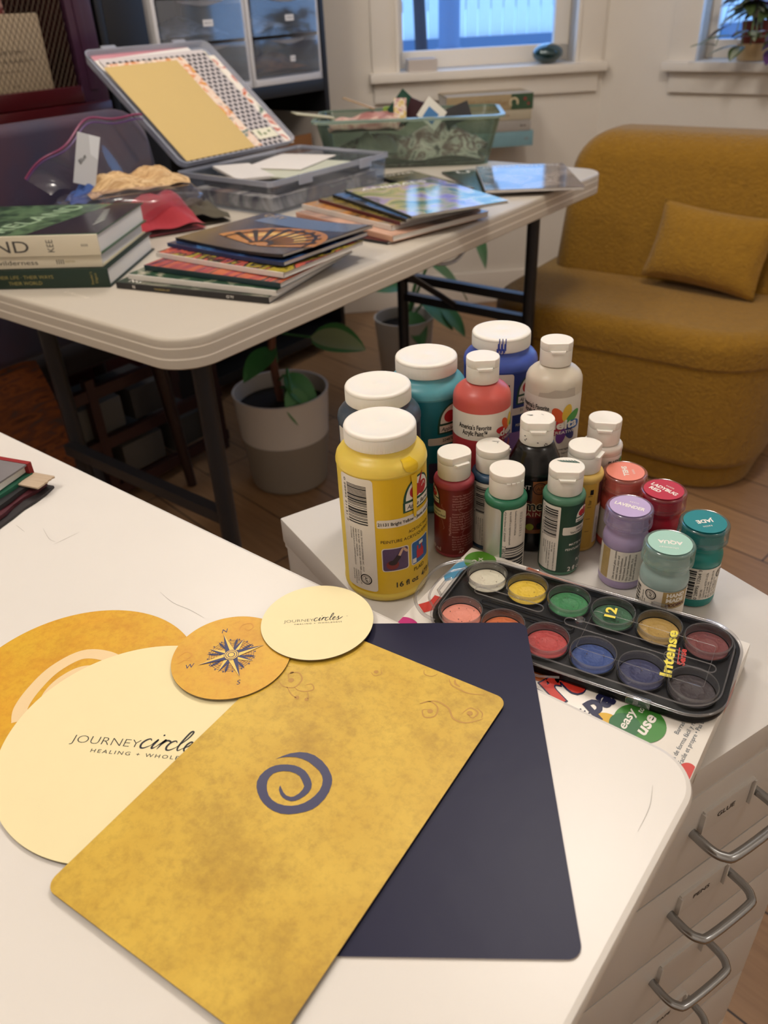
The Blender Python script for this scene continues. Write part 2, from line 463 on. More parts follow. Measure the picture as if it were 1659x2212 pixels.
for pts in ([(-.178, .492), (-.165, .478), (-.150, .468), (-.138, .458)], [(-.222, .462), (-.215, .452), (-.2, .446), (-.19, .444)], [(-.218, .462), (-.207, .452), (-.197, .449)],
            [(-.303, .592), (-.292, .575), (-.285, .57)], [(-.285, .566), (-.276, .575), (-.268, .583)], [(-.33, .60), (-.318, .588)], [(.128, .262), (.139, .277), (.145, .291)]):
    flatz(ST(pts, 0.00035, taper=True), DZ + 0.00012, SCU, b)
b.build('scuff_marks', dk, smooth=0)['label'] = 'faint grey pencil scuffs on the white top'
DLEG = mat('desk_leg_steel', '#c9c5bf', .35, metal=.3)
a = dr(140.5); c = dr(-129.5)
for u_, v_ in ((1.42, .10), (1.42, .66), (0.16, .66)):
    q = cor + a * u_ + c * v_
    b = MB(); b.lathe([(.02, 0.0), (.02, DZ - .0155)], DLEG, 24); b.build('leg', dk, loc=(q.x, q.y, 0))
b = MB(); p1 = cor + a * 0.16 + c * .66; p2 = cor + a * 1.42 + c * .66
b.bar((p1.x, p1.y, DZ - .03), (p2.x, p2.y, DZ - .03), .03, .028, DLEG); b.build('frame_rail', dk, smooth=0)

HZ = 0.69
HELM = mat('white_steel', '#cfcac4', 0.42, bump=.02, bscale=500)
hf = dr(30.2); hd = dr(-59.8)
HB = Vector((-0.1020, 0.6514, 0))
hc = thing('drawer_cabinet', 'white steel drawer cabinet with wire handles beside the desk, paint bottles on top', 'cabinet', HB, R(30.2))
# local: x along the front width (0..0.28), -y towards the drawer fronts (0..-0.4255)
HW, HD_ = 0.2800, 0.4255
b = MB(); b.box(0, HW, -HD_, 0, HZ - 0.028, HZ, HELM, 0.0018); b.build('top_panel', hc)
b = MB()
b.box(0.0025, 0.0045, -HD_ + .004, -.003, 0.03, HZ - .028, HELM); b.box(HW - .0045, HW - .0025, -HD_ + .004, -.003, 0.03, HZ - .028, HELM); b.box(0.0025, HW - .0025, -.0045, -.0025, 0.03, HZ - .028, HELM)
b.box(0.0025, HW - .0025, -HD_ + .004, -.003, 0.03, .035, HELM)
b.box(0.0015, HW - .0015, -HD_ + .001, -.001, HZ - .034, HZ - .028, HELM); b.build('body', hc, smooth=0)
CHR = mat('chromed_wire', '#a9abad', 0.22, metal=1.0)
names = ['GLUE', 'PENS', '', 'TAPE', '', '']
for k in range(6):
    zt = HZ - 0.031 - 0.1 * k; zb = zt - 0.0975
    d = MB(); d.box(0.004, HW - .012, -HD_, -HD_ + .0015, zb, zt, HELM, 0.0006); d.box(0.008, HW - .016, -HD_ + .0015, -.03, zb + .01, zb + .0115, HELM)
    dd = d.build('drawer', hc)
    dd['label'] = 'drawer with a %s label card' % names[k].lower() if names[k] else 'drawer with an empty card holder'
    hz = zt - 0.0415
    h = MB(); x0, x1 = 0.1045, 0.1705; yo = -HD_ - 0.028
    pts = [(x0, -HD_, hz), (x0, yo + .012, hz), (x0 + .0035, yo + .0035, hz), (x0 + .012, yo, hz), (x1 - .012, yo, hz), (x1 - .0035, yo + .0035, hz), (x1, yo + .012, hz), (x1, -HD_, hz)]
    h.tube(smoothline(pts, 4), .0035, CHR, 12); h.build('handle', dd, smooth=60)['label'] = 'bent chromed wire handle'
    h = MB(); lx0, lx1 = 0.1135, 0.1625; z0, z1 = hz - .009, hz + .0165
    h.box(lx0 - .002, lx1 + .002, -HD_ - .0022, -HD_, z1, z1 + .0018, HELM); 
    h.box(lx0 - .003, lx0 - .001, -HD_ - .0035, -HD_, z0, z1, HELM); h.box(lx1 + .001, lx1 + .003, -HD_ - .0035, -HD_, z0, z1, HELM); h.build('card_holder', dd, smooth=0)
    if names[k]:
        c_ = MB(); O = (0.138, -HD_ - .0012, (z0 + z1) / 2)
        c_.box(lx0, lx1, -HD_ - .0012, -HD_ - .0006, z0, z1, mat('label_card', '#cdc7c0', .5))
        c_.flat(T(names[k], .0052, w=.0185, bold=.015, shear=.0), (O[0], O[1], O[2] - .001), (1, 0, 0), (0, 0, 1), INK, .0002); c_.build('label_card', dd, smooth=0)
for sx in (.03, HW - .03):
    for sy in (-.03, -HD_ + .03):
        b = MB(); b.lathe([(0.0, -.006), (.010, -.006), (.012, 0), (.010, .006), (0, .006)], mat('black_rubber', '#1a1a1a', .6), 20)
        b.v = [(x, z, y) for x, y, z in b.v]; b.xf(Matrix.Translation((sx, sy, .012))); b.box(sx - .012, sx + .012, sy - .012, sy + .012, .0245, .03, mat('black_rubber')); b.build('caster', hc)
# ================================================================ PAINT BOTTLES ON THE CABINET
CAPW = mat('white_cap_plastic', '#e8e3da', 0.42, sss=0.1)
def view_phi(x, y): return math.atan2(-y, -x)
def ap_seal(r, m2=None):
    return J2(RING(0, 0, r * .82, r), RING(0, 0, r * .60, r * .66), T('AP', r * .62))
def fine_lines(lines, h, gap, al='L'):
    return J2(*[T(s, h, al=al, at=(0, -i * gap)) for i, s in enumerate(lines)])
def apple_logo(mb, Rr, ph, z, k, pal, e=.00025, word='Apple Barrel'):
    """arched sign with a red apple and a name board; k = half width"""
    g, w_, rd = mat('logo_green', '#1f4a38', .45), mat('logo_white', '#e6e0d6', .45), mat('logo_red', '#b3252b', .45)
    def arch(hw, top, y0=0):
        p = [(-hw, y0)] + [(hw, y0)] + [(hw * math.cos(t), y0 + top * math.sin(t)) for t in [PI * i / 20 for i in range(1, 20)]]
        return PG(p)
    mb.wrap(J2(RR(-k * 1.12, -k * .62, k * 1.12, 0), ), Rr, ph, z, g, e)
    mb.wrap(arch(k * 1.1, k * 1.35), Rr, ph, z, g, e)
    mb.wrap(arch(k * .95, k * 1.17, k * .08), Rr, ph, z, w_, e + .0001)
    apple = J2(EL(-k * .28, k * .5, k * .42, k * .40), EL(k * .28, k * .5, k * .42, k * .40), PG([(-.1 * k, .8 * k), (.12 * k, .85 * k), (.35 * k, 1.5 * k), (.1 * k, 1.25 * k)]))
    mb.wrap(apple, Rr, ph, z, rd, e + .0002)
    mb.wrap(ST([(.2 * k, .55 * k), (.42 * k, .75 * k), (.5 * k, .55 * k)], .06 * k), Rr, ph, z, w_, e + .0003)
    mb.wrap(RR(-k * 1.0, -k * .52, k * 1.0, -k * .06), Rr, ph, z, w_, e + .0002)
    mb.wrap(T(word, k * .26, w=k * 1.8, bold=.01, shear=.25, at=(0, -k * .29)), Rr, ph, z, INK, e + .0003)
def jar16(loc, col, colname, label, top_rot=0):
    o = thing('paint_jar', label, 'paint jar', loc, 0, 'wide white-lidded paint jars')
    m = mat('paint_' + colname, col, 0.36, sss=0.15)
    b = MB(); b.lathe([(.0, .0), (.0315, .0), (.0345, .0015), (.0358, .005), (.0361, .0075), (.0356, .0085), (.0356, .1195), (.0362, .1200), (.0361, .1220), (.0352, .1255), (.0330, .1285), (.0300, .1305), (.0278, .1318), (.0268, .133), (.0265, .140)], m, 96)
    b.build('body', o, smooth=50)
    b = MB(); n = 150
    b.lathe([(.0277, .1362), (.0282, .1366), (.0283, .1372), (.0283, .1465), (.0279, .1472), (.0279, .1472)], CAPW, n * 2, rib=.00035)
    b.lathe([(.0281, .1472), (.0282, .1482), (.0276, .1495), (.0262, .150), (.0235, .1502), (.0228, .1499), (.0024, .1498), (.0018, .1500), (0, .1500)], CAPW, 96, caps=False)
    b.build('lid', o, smooth=60)
    return o, m
def flipcap(b, r, z0, z1, seam, ang, round_=False, m=None):
    """flip-top cap: ribbed skirt, lid disc with one side cut straight and a thumb tab; ang = side of the cut"""
    m = m or CAPW
    b.lathe([(r * .98, z0), (r, z0 + .0004), (r * 1.0, seam - .0005), (r * .985, seam)], m, 160, rib=.00012)
    n = 48; cut = r * .80 if not round_ else r * 2; rr = r * 1.01
    ca, sa = math.cos(ang), math.sin(ang)
    pts = []
    for i in range(n):
        t = 2 * PI * i / n; x, y = rr * math.cos(t), rr * math.sin(t)
        if x > cut: x = cut
        pts.append((x, y))
    # tidy: straight side as a chord
    P2 = [(x * ca - y * sa, x * sa + y * ca) for x, y in pts]
    b.prism(P2, seam, z1, m, bev=.0009)
    if not round_:
        hw = math.sqrt(rr * rr - cut * cut) * .85
        tb = [(cut - .001, -hw), (rr + .0008, -hw * .8), (rr + .0008, hw * .8), (cut - .001, hw)]
        b.prism([(x * ca - y * sa, x * sa + y * ca) for x, y in tb], seam - .0006, seam + .0012, m)
    else:
        for s_ in (-.42, -.14, .14, .42):
            a_ = ang + s_; x, y = (r + .0001) * math.cos(a_), (r + .0001) * math.sin(a_)
            k = len(b.v); b.box(-.0008, .0011, -.0016, .0016, -.0007, .0007, m); b.xf(Matrix.Translation((x, y, seam)) @ Matrix.Rotation(a_, 4, 'Z'), k)
def bottle2(loc, col, colname, label, cut, group='small white-capped paint bottles', lbl=None, h=.0995, round_=False):
    o = thing('paint_bottle', label, 'paint bottle', loc, 0, group)
    m = mat('paint_' + colname, col, 0.38, sss=0.1); d = h - .0995
    b = MB(); b.lathe([(0, 0), (.0150, 0), (.0166, .0008), (.0173, .003), (.0173, .0036), (.0172, .004), (.0172, .0712 + d), (.0176, .0718 + d), (.0176, .0738 + d), (.0170, .0756 + d), (.0155, .0766 + d), (.0138, .077 + d), (.012, .0775 + d), (.0115, .080 + d)], m, 72)
    b.build('body', o, smooth=50)
    b = MB(); flipcap(b, .0142, .0778 + d, h, .0925 + d, cut, round_); b.build('cap', o, smooth=35)
    return o, m
H = HZ
OW = mat('label_white', '#ddd6cb', .42)
SIL = mat('label_silver', '#c8c6bd', .3, metal=.35)

# --- bright yellow jar
x, y = .000, .5492; ph = view_phi(x, y)
o, m = jar16((x, y, H), '#e6cb58', 'yellow', 'big jar of bright yellow paint, nearest of the white-lidded jars')
b = MB(); Rr = .0356
LY = mat('label_yellow', '#dcb524', .33)
b.wrap(RR(-.035, .0095, .048, .1185, .001), Rr, ph, 0, LY, .0002)
b.wrap(RR(-.0385, .0115, -.0078, .1185, .003), Rr, ph, 0, OW, .00035)
bc = barcode(.0360, .0180, 60, 5, True)
b.wrap(M2(bc, 0, (-.0222, .0945)), Rr, ph, 0, INK, .0005)
b.wrap(T('0 28995 21131 7', .0022, rot=-PI / 2, w=.040, at=(-.0335, .095)), Rr, ph, 0, INK, .0005)
b.wrap(M2(fine_lines(['©2005, 2012 PLAID ENTERPRISES, INC. - 01/13', 'P.O. BOX 7600 - NORCROSS, GA 30091-7600', '(800) 842-4197 - MADE IN USA', 'FABRIQUÉ AUX É.-U./HECHO EN E.E.U.U', '21131C4ARE'], .0015, .0026), -PI / 2, (-.0195, .0710)), Rr, ph, 0, INK, .0005)
b.wrap(M2(fine_lines(['CONFORMS TO', 'ASTM D-4236', 'CONFORME À LA', 'ASTM D-4236'], .0014, .0024), -PI / 2, (-.0225, .0300)), Rr, ph, 0, INK, .0005)
b.wrap(M2(ap_seal(.0052), -PI / 2, (-.0178, .0228)), Rr, ph, 0, INK, .0005)
apple_logo(b, Rr, ph + .0318 / Rr, .0950, .0148, None, .0004)
b.wrap(RR(-.0062, .0750, .052, .0824, .0015), Rr, ph, 0, OW, .0004)
b.wrap(T('21131 Bright Yellow • Jaune ensoleillé', .0030, w=.056, bold=.015, al='L', at=(-.0055, .0786)), Rr, ph, 0, INK, .0006)
b.wrap(T('ACRYLIC PAINT', .0030, al='L', w=.0270, at=(.0195, .0674)), Rr, ph, 0, INK, .0004)
b.wrap(T('PEINTURE ACRYLIQUE/PINTURA', .0030, al='L', w=.0580, at=(-.0038, .0618)), Rr, ph, 0, INK, .0004)
for x0, c1 in ((-.0036, '#5a4468'), (.0214, '#2f62a0')):
    b.wrap(RR(x0, .0325, x0 + .0226, .0555, .0025), Rr, ph, 0, OW, .0004)
    b.wrap(RR(x0 + .0008, .0333, x0 + .0218, .0547, .0020), Rr, ph, 0, mat('photo_' + c1[1:], c1, .4, noise=.3, nscale=300), .0005)
DKR = mat('photo_darkred', '#7b2a2a', .45)
b.wrap(EL(.0050, .0390, .0052, .0045), Rr, ph, 0, DKR, .0006); b.wrap(EL(.0053, .0412, .0036, .0024), Rr, ph, 0, mat('photo_ink', '#2a1a1e', .5), .0007)
b.wrap(PG([(.0050, .0435), (.0088, .0412), (.0122, .0462), (.0088, .0484)]), Rr, ph, 0, mat('photo_ink'), .0008)
b.wrap(ST([(.0105, .0475), (.0138, .0535), (.0165, .0510), (.0180, .0500)], .0022), Rr, ph, 0, mat('photo_skin', '#c9a58c', .5), .0008)
b.wrap(J2(RR(.0275, .0395, .0292, .0500), RR(.0325, .0415, .0340, .0510), RR(.0270, .0375, .0360, .0455)), Rr, ph, 0, mat('photo_red', '#b8252f', .5), .0006)
b.wrap(J2(RR(.0225, .0345, .0265, .0390), RR(.0300, .0500, .0350, .0530)), Rr, ph, 0, OW, .0007)
b.wrap(T('PLAID', .0038, al='L', w=.0125, at=(.0240, .0280)), Rr, ph, 0, INK, .0004)
b.wrap(T('16 fl oz  473 ml', .0052, al='L', w=.046, bold=.02, at=(.0074, .0182)), Rr, ph, 0, INK, .0004)
DRIP = mat('yellow_drip', '#e2bd1c', .2)
b.wrap(PG([(.0225, .118), (.0290, .118), (.0284, .1095), (.0276, .0860), (.0270, .0805), (.0256, .0790), (.0244, .0810), (.0240, .0880), (.0236, .1095)]), Rr, ph, 0, DRIP, .0013)
b.build('label', o, smooth=60)
b = MB()
def shoulder(u, v):
    ang = ph + (.0257 - .0035 * v + (u - .5) * (.0062 + .0075 * math.sin(PI * min(v, .8)))) / Rr; rz = [(.0362, .1200), (.0361, .1220), (.0352, .1255), (.0330, .1285), (.0300, .1305)]
    t = v * 3.999; i = int(t); f_ = t - i; r_ = rz[i][0] + (rz[i + 1][0] - rz[i][0]) * f_ + .0006; z_ = rz[i][1] + (rz[i + 1][1] - rz[i][1]) * f_ + .0004
    return (r_ * math.cos(ang), r_ * math.sin(ang), z_)
b.grid(shoulder, 6, 12, DRIP); b.build('paint_drip', o)['label'] = 'glossy dried run of yellow paint'

# --- charcoal, teal and blue jars
def jar_label(o, Rr, ph, base, strip, code, name, logo=.0, panel=-.032, band=None, bcx=None):
    b = MB()
    b.wrap(RR(-.045, .0095, .045, .1185, .001), Rr, ph, 0, base, .0002)
    b.wrap(RR(panel - .012, .0115, panel + .012, .1185, .003), Rr, ph, 0, OW, .0003)
    b.wrap(M2(barcode(.046, .010, 60, 9, True), 0, (panel + .003, .0855)), Rr, ph, 0, INK, .0005)
    if logo is not None: apple_logo(b, Rr, ph + logo / Rr, .0950, .0148, None, .0004)
    b.wrap(RR((logo or 0) - .0255, .0750, (logo or 0) + .020, .0824, .0015), Rr, ph, 0, strip, .0004)
    b.wrap(T(code, .0028, al='L', bold=.012, at=((logo or 0) - .0120, .0795)), Rr, ph, 0, INK, .0006)
    b.wrap(T('PEINTURE ACRYLIQUE', .0028, al='L', w=.034, at=((logo or 0) - .016, .0640)), Rr, ph, 0, WHITEP, .0006)
    if band: b.wrap(RR((logo or 0) - .0252, .0350, (logo or 0) + .018, .0565, .002), Rr, ph, 0, band, .0005)
    b.build('label', o, smooth=60)
x, y = .000, .6215; ph = view_phi(x, y)
o, m = jar16((x, y, H), '#414c58', 'charcoal', 'jar of dark charcoal paint with white lid right behind the yellow jar')
jar_label(o, .0356, ph, mat('label_charcoal', '#29303a', .4), OW, '21142', 'x', .026, -.034)
x, y = .0452, .6805; ph = view_phi(x, y)
o, m = jar16((x, y, H), '#5aa4b2', 'teal', 'jar of teal paint with white lid between the charcoal jar and the blue jar')
jar_label(o, .0356, ph, mat('label_teal', '#0f6f7f', .38), OW, '22487E', 'x', .0262, -.050, mat('photo_teal', '#3d2f52', .5))
x, y = .1217, .7335; ph = view_phi(x, y)
o, m = jar16((x, y, H), '#3d55aa', 'royal_blue', 'jar of royal blue paint, rearmost of the wide white-lidded jars')
jar_label(o, .0356, ph, mat('label_blue', '#16307d', .38), OW, '21130', 'x', .034, .002, mat('photo_violet', '#8a6aa8', .5))
b = MB()
for i in range(9):
    a_ = ph - .12 + .035 * i; zt = .1355 + .002 * (i % 3)
    b.wrap(RR(-.0004, 0, .0005, .006 + .003 * ((i * 7) % 3)), .0284, a_, zt, mat('blue_smear', '#2740a0', .4), .0002)
b.build('paint_smear', o)

# --- 8 oz bottles with flower logo
def flower(mb, Rr, ph, z, k, e=.0004):
    cols = ['#c2272d', '#d8572a', '#d9b43a', '#4f9a4a', '#2a66b0', '#27306f', '#6d3a86', '#a3243c']
    for i, c_ in enumerate(cols):
        a = PI * (1.0 - i * .25) - .2
        mb.wrap(EL(k * .58 * math.cos(a), k * .58 * math.sin(a), k * .45, k * .24, 28, a), Rr, ph, z, mat('petal_' + c_[1:], c_, .45), e + .00002 * i)
    mb.wrap(T('delta', k * .46, w=k * 1.55, bold=.03), Rr, ph, z, mat('logo_white'), e + .0003)
    mb.wrap(T('CREATIVE', k * .16, w=k * 1.2, bold=.01, at=(0, -k * .42)), Rr, ph, z, mat('logo_white'), e + .0003)
def bottle8(loc, col, cn, label):
    o = thing('paint_bottle', label, 'paint bottle', loc, 0, 'tall flip-top paint bottles')
    m = mat('paint_' + cn, col, .36, sss=.12)
    b = MB(); b.lathe([(0, 0), (.022, 0), (.0245, .0012), (.0254, .004), (.0254, .126), (.0250, .1295), (.0235, .1330), (.0205, .1362), (.017, .1385), (.0148, .1402), (.0120, .1410), (.0115, .144)], m, 96)
    b.build('body', o, smooth=50)
    b = MB(); flipcap(b, .0142, .1418, .163, .1555, view_phi(loc[0], loc[1]) + .15); b.build('cap', o, smooth=35)
    return o
x, y = .0910, .6385; ph = view_phi(x, y)
o = bottle8((x, y, H), '#c65850', 'coral_red', 'tall coral red paint bottle with white flip cap behind the small red bottle')
b = MB(); Rr = .0254
b.wrap(RR(-.036, .060, .036, .0942), Rr, ph, 0, mat('label_coral', '#a83238', .35), .0002)
b.wrap(RR(-.036, .0942, .036, .1195), Rr, ph, 0, OW, .0002)
b.wrap(T("America's Favorite", .0046, w=.0300, bold=.022, at=(-.0060, .1072)), Rr, ph, 0, INK, .0004)
b.wrap(T("Acrylic Paint™", .0046, w=.0225, bold=.022, at=(-.0058, .1015)), Rr, ph, 0, INK, .0004)
flower(b, Rr, ph + .0290 / Rr, .1000, .0150)
b.wrap(RR(-.036, .010, .036, .060), Rr, ph, 0, OW, .0002)
b.build('label', o, smooth=60)
x, y = .1605, .6680; ph = view_phi(x, y)
o = bottle8((x, y, H), '#cfc5b4', 'cream_white', 'tall off-white paint bottle with flower logo and white flip cap, behind the black bottle')
b = MB()
b.wrap(RR(-.038, .020, .038, .1175), Rr, ph, 0, OW, .0002)
b.wrap(PG([(-.013, .1175), (-.012, .1215), (-.004, .1225), (.002, .1255), (.012, .1245), (.014, .1258), (.021, .1258), (.022, .1175)]), Rr, ph, 0, mat('bare_plastic_patch', '#b5aa9c', .4), .0003)
b.wrap(T("America's Favorite", .0046, w=.0300, bold=.022, at=(-.0170, .1075)), Rr, ph, 0, INK, .0004)
b.wrap(T("Acrylic Paint™", .0046, w=.0225, bold=.022, at=(-.0175, .1020)), Rr, ph, 0, INK, .0004)
flower(b, Rr, ph + .0125 / Rr, .0915, .0190)
b.wrap(M2(fine_lines(['Best Coverage • Con', 'for most hard a', 'in min. U.V.'], .0026, .0042), 0, (-.0015, .0660)), Rr, ph, 0, INK, .0004)
b.build('label', o, smooth=60)

# --- black bottle with orange label
x, y = .1325, .5975; ph = view_phi(x, y)
o = thing('paint_bottle', 'black paint bottle with red and orange label, in front of the tall off-white bottle', 'paint bottle', (x, y, H))
bm_ = mat('paint_black', '#131214', .22)
b = MB(); b.lathe([(0, 0), (.021, 0), (.0232, .0015), (.0236, .005), (.0236, .016), (.0230, .018), (.0230, .0745), (.0236, .076), (.0233, .079), (.0222, .083), (.0170, .0955), (.0150, .1005), (.0120, .1015), (.0115, .105)], bm_, 80); b.build('body', o, smooth=50)
b = MB(); flipcap(b, .0142, .1019, .1225, .1150, ph + .1); b.build('cap', o, smooth=35)
b = MB(); Rr = .0230
b.wrap(RR(-.034, .0205, .034, .0735), Rr, ph, 0, mat('label_maroon', '#5a1514', .4, noise=.4, nscale=150), .0002)
b.wrap(RR(-.034, .054, .0000, .0735), Rr, ph, 0, bm_, .0003)
b.wrap(RR(.0000, .0455, .034, .0735), Rr, ph, 0, mat('label_tan', '#a5653a', .4, noise=.4, nscale=200), .0003)
b.wrap(RR(-.034, .0205, .034, .0245), Rr, ph, 0, mat('label_tan'), .0003)
b.wrap(T('PAINT', .0042, al='R', at=(-.0015, .0675)), Rr, ph, 0, WHITEP, .0005)
b.wrap(M2(ap_seal(.0060), 0, (.0060, .0665)), Rr, ph, 0, mat('seal_brown', '#43241a', .5), .0005)
b.wrap(T('me', .0105, w=.0170, bold=.05, at=(.0020, .0498)), Rr, ph, 0, mat('label_cream', '#e8d9b0', .4), .0005)
b.wrap(T('me', .0092, w=.0155, bold=.02, at=(.0020, .0498)), Rr, ph, 0, INK, .0006)
b.wrap(RR(-.034, .0370, .034, .0445), Rr, ph, 0, mat('label_red', '#8c1c1c', .4), .0004)
b.wrap(T('PAINT', .0042, w=.021, sp=1.2, at=(.0025, .0407)), Rr, ph, 0, mat('label_cream'), .0006)
b.wrap(EL(-.0005, .0275, .0034), Rr, ph, 0, mat('dot_lime', '#a8ad27', .4), .0005); b.wrap(EL(.0085, .0285, .0034), Rr, ph, 0, INK, .0005)
b.build('label', o, smooth=60)
SM = MB(); 
for pts, w_ in (([(-.008, .006), (-.005, .005), (-.003, .0055)], .0009), ([(-.006, .0045), (-.003, .004)], .0007), ([(.004, .006), (.006, .004)], .0004)):
    flatz(ST(pts, w_, taper=True), .12262, INK, SM)
for i, (s_, z_) in enumerate(((-.010, .1105), (-.0085, .108), (-.0098, .1065), (.0085, .1045), (.0098, .1035), (.0075, .1032), (.0015, .106))):
    SM.wrap(M2(EL(0, 0, .0008, .0004), i, (s_, 0)), .0142, ph, z_, INK, .0003)
SM.build('paint_specks', o)

# --- 2 oz bottles
def code_label(o, ph, base, Rr=.0172, panel=(-.0205, -.0012), bcx=-.0095, seed=3, logo=.0196, strip=None, code='20523', name='Vert irlandais', txtm=WHITEP, big='2 fl oz', bigx=.0085):
    b = MB(); b.wrap(RR(-.030, .0042, .034, .071, .001), Rr, ph, 0, base, .0002)
    if panel:
        b.wrap(RR(panel[0], .0055, panel[1], .0700, .0012), Rr, ph, 0, OW, .0003)
        b.wrap(M2(barcode(.0275, .0125, 60, seed, True), 0, (bcx, .0535)), Rr, ph, 0, INK, .0005)
        b.wrap(T('0 28995 20523 4', .0014, rot=-PI / 2, w=.030, at=(bcx - .0075, .0535)), Rr, ph, 0, INK, .0005)
        b.wrap(M2(fine_lines(['©1995, 2012 PLAID ENTERPRISES, INC.-01/13', 'P.O. BOX 7600', 'NORCROSS, GA 30091-7600 - (800) 842-4197', 'MADE IN USA/FABRIQUÉ AUX É.-U.', 'HECHO EN E.E.U.U', '20523C4ARE'], .0011, .0021), -PI / 2, (bcx + .0056, .0345)), Rr, ph, 0, INK, .0005)
    if logo is not None: apple_logo(b, Rr, ph + logo / Rr, .0585, .0078, None, .0004)
    if strip:
        b.wrap(RR(strip[0], .0428, strip[1], .0505, .0012), Rr, ph, 0, OW, .0004)
        b.wrap(T(code, .0020, al='L', bold=.015, at=(strip[0] + .0112, .0484)), Rr, ph, 0, INK, .0006); b.wrap(T(name, .0020, al='L', bold=.015, at=(strip[0] + .0062, .0452)), Rr, ph, 0, INK, .0006)
    if big:
        b.wrap(T('MATTE ACRYLIC', .0022, bold=.01, al='L', at=(.0080, .0330)), Rr, ph, 0, txtm, .0004)
        b.wrap(T('PEINTURE ACRYLIQUE', .0022, bold=.01, al='L', at=(.0052, .0280)), Rr, ph, 0, txtm, .0004)
        b.wrap(T('PLAID', .0030, bold=.01, al='L', at=(.0165, .0150)), Rr, ph, 0, txtm, .0004)
        b.wrap(T(big, .0045, al='L', bold=.015, at=(bigx, .0075)), Rr, ph, 0, txtm, .0004)
    b.build('label', o, smooth=60); return b
x, y = .1495, .5548; ph = view_phi(x, y)
o, m = bottle2((x, y, H), '#4b7c63', 'forest_green', 'small dark green paint bottle marked 2 fl oz, with a smudged flip cap', ph + .12)
code_label(o, ph, mat('label_forest', '#1c4030', .36), strip=(.0016, .026))
b = MB()
for i in range(7): flatz(ST([(-.004 + .0022 * i, .0105 - .0003 * i), (-.0015 + .0022 * i, .0085 - .0006 * i), (.001 + .0020 * i, .0070 - .0005 * i)], .0013, taper=True), .0996 + .00003 * i, mat('green_smudge', '#3d5c52', .5), b)
b.build('paint_smudge', o, loc=(-.002, -.001, 0))
x, y = .1013, .5555; ph = view_phi(x, y)
o, m = bottle2((x, y, H), '#2a7355', 'metallic_green', 'small metallic green paint bottle with pale barcode label and round cap', ph + .55, round_=True)
b = MB(); Rr = .0172
b.wrap(RR(-.0265, .0045, -.0030, .0700, .003), Rr, ph, 0, SIL, .0002); b.build('silver_label', o, smooth=60); b = MB(); b.wrap(RR(-.0012, .0045, .0255, .0700, .003), Rr, ph, 0, OW, .0002)
b.wrap(M2(fine_lines(['Conforms to ASTM D4236', 'top notch® is a registered trademark', 'of Jo-Ann Stores, LLC. JOANN®'], .0016, .0043), -PI / 2, (.0092, .0685)), Rr, ph, 0, INK, .0004)
b.wrap(T('0222-23313', .0026, rot=-PI / 2, w=.024, al='L', at=(.0148, .0655)), Rr, ph, 0, mat('date_grey', '#8d8a86', .5), .0004)
b.wrap(M2(barcode(.029, .0190, 34, 12, True), 0, (.0112, .0190)), Rr, ph, 0, INK, .0005); b.wrap(T('7 68218', .0028, rot=-PI / 2, al='L', at=(.0004, .0345)), Rr, ph, 0, INK, .0005)
b.build('label', o, smooth=60)
x, y = .0617, .5880; ph = view_phi(x, y)
o, m = bottle2((x, y, H), '#a6404c', 'crimson', 'small crimson paint bottle with cracked label, right beside the big yellow jar', ph + .55)
b = MB(); b.wrap(RR(-.032, .0042, .030, .0705, .001), Rr, ph, 0, mat('label_crimson', '#741918', .34), .0002)
PK = mat('print_pink', '#dba39c', .5)
fl = ['Versatile, high-quality acrylic for', 'crafts. Excellent coverage, rich,', 'Waterbased. Non-toxic. For any', 'porous surfaces. Shake well before', 'hr. between coats. Clean up with', 'soap and water.', '', 'Peinture acrylique polyvalente de', 'haute qualité pour loisirs. Très', 'couvrante. À base d’eau. Bien', 'd’eau. Non toxique. Pour toutes', 'les surfaces poreuses. Agiter.', 'Laisser sécher 1 h entre chaque', 'couche. Nettoyer à l’eau et au', 'savon.', '', 'Pintura acrílica versátil, de alta', 'para artesanías. Buena cobertura', 'rica. De base de agua. No tóxica.', 'Para usar en superficies porosas.', 'Secar por 1 hora entre capas.', 'agua y jabón.']
b.wrap(M2(fine_lines(fl, .0016, .00262), 0, (-.0012, .0655)), Rr, ph, 0, PK, .0004)
b.wrap(T('PlaidOnline.com', .0021, rot=PI / 2, w=.019, at=(-.0032, .0345)), Rr, ph, 0, PK, .0004)
b.wrap(RR(-.026, .0415, -.0070, .0502, .0012), Rr, ph, 0, mat('label_ivory', '#d6cfa8', .4), .0004)
b.wrap(T('Crimson', .0019, al='R', bold=.015, at=(-.0118, .0482)), Rr, ph, 0, INK, .0006); b.wrap(T('Rouge cardinal', .0019, al='R', bold=.015, at=(-.0076, .0444)), Rr, ph, 0, INK, .0006)
apple_logo(b, Rr, ph - .0225 / Rr, .0600, .0085, None, .0004)
b.wrap(T('59 ml', .0042, al='R', bold=.015, at=(-.0120, .0080)), Rr, ph, 0, mat('print_pale', '#d9b9b0', .5), .0004)
b.wrap(T('AP', .0030, at=(.0070, .0070)), Rr, ph, 0, mat('print_pale'), .0004)
rd = random.Random(3)
for sx, z0, z1 in ((.0065, .060, .0215), (-.0105, .056, .031), (.008, .044, .028)):
    p = [(sx, z0)]
    while p[-1][1] > z1: p.append((sx + rd.uniform(-.0025, .003), p[-1][1] - rd.uniform(.0015, .003)))
    b.wrap(ST(p, .00018, k=1), Rr, ph, 0, mat('crack_pale', '#d3a09a', .5), .0006)
b.build('label', o, smooth=60)
x, y = .0955, .5960; ph = view_phi(x, y)
o, m = bottle2((x, y, H), '#2e4f6e', 'navy', 'small navy blue paint bottle half hidden behind the metallic green bottle', ph + 2.2)
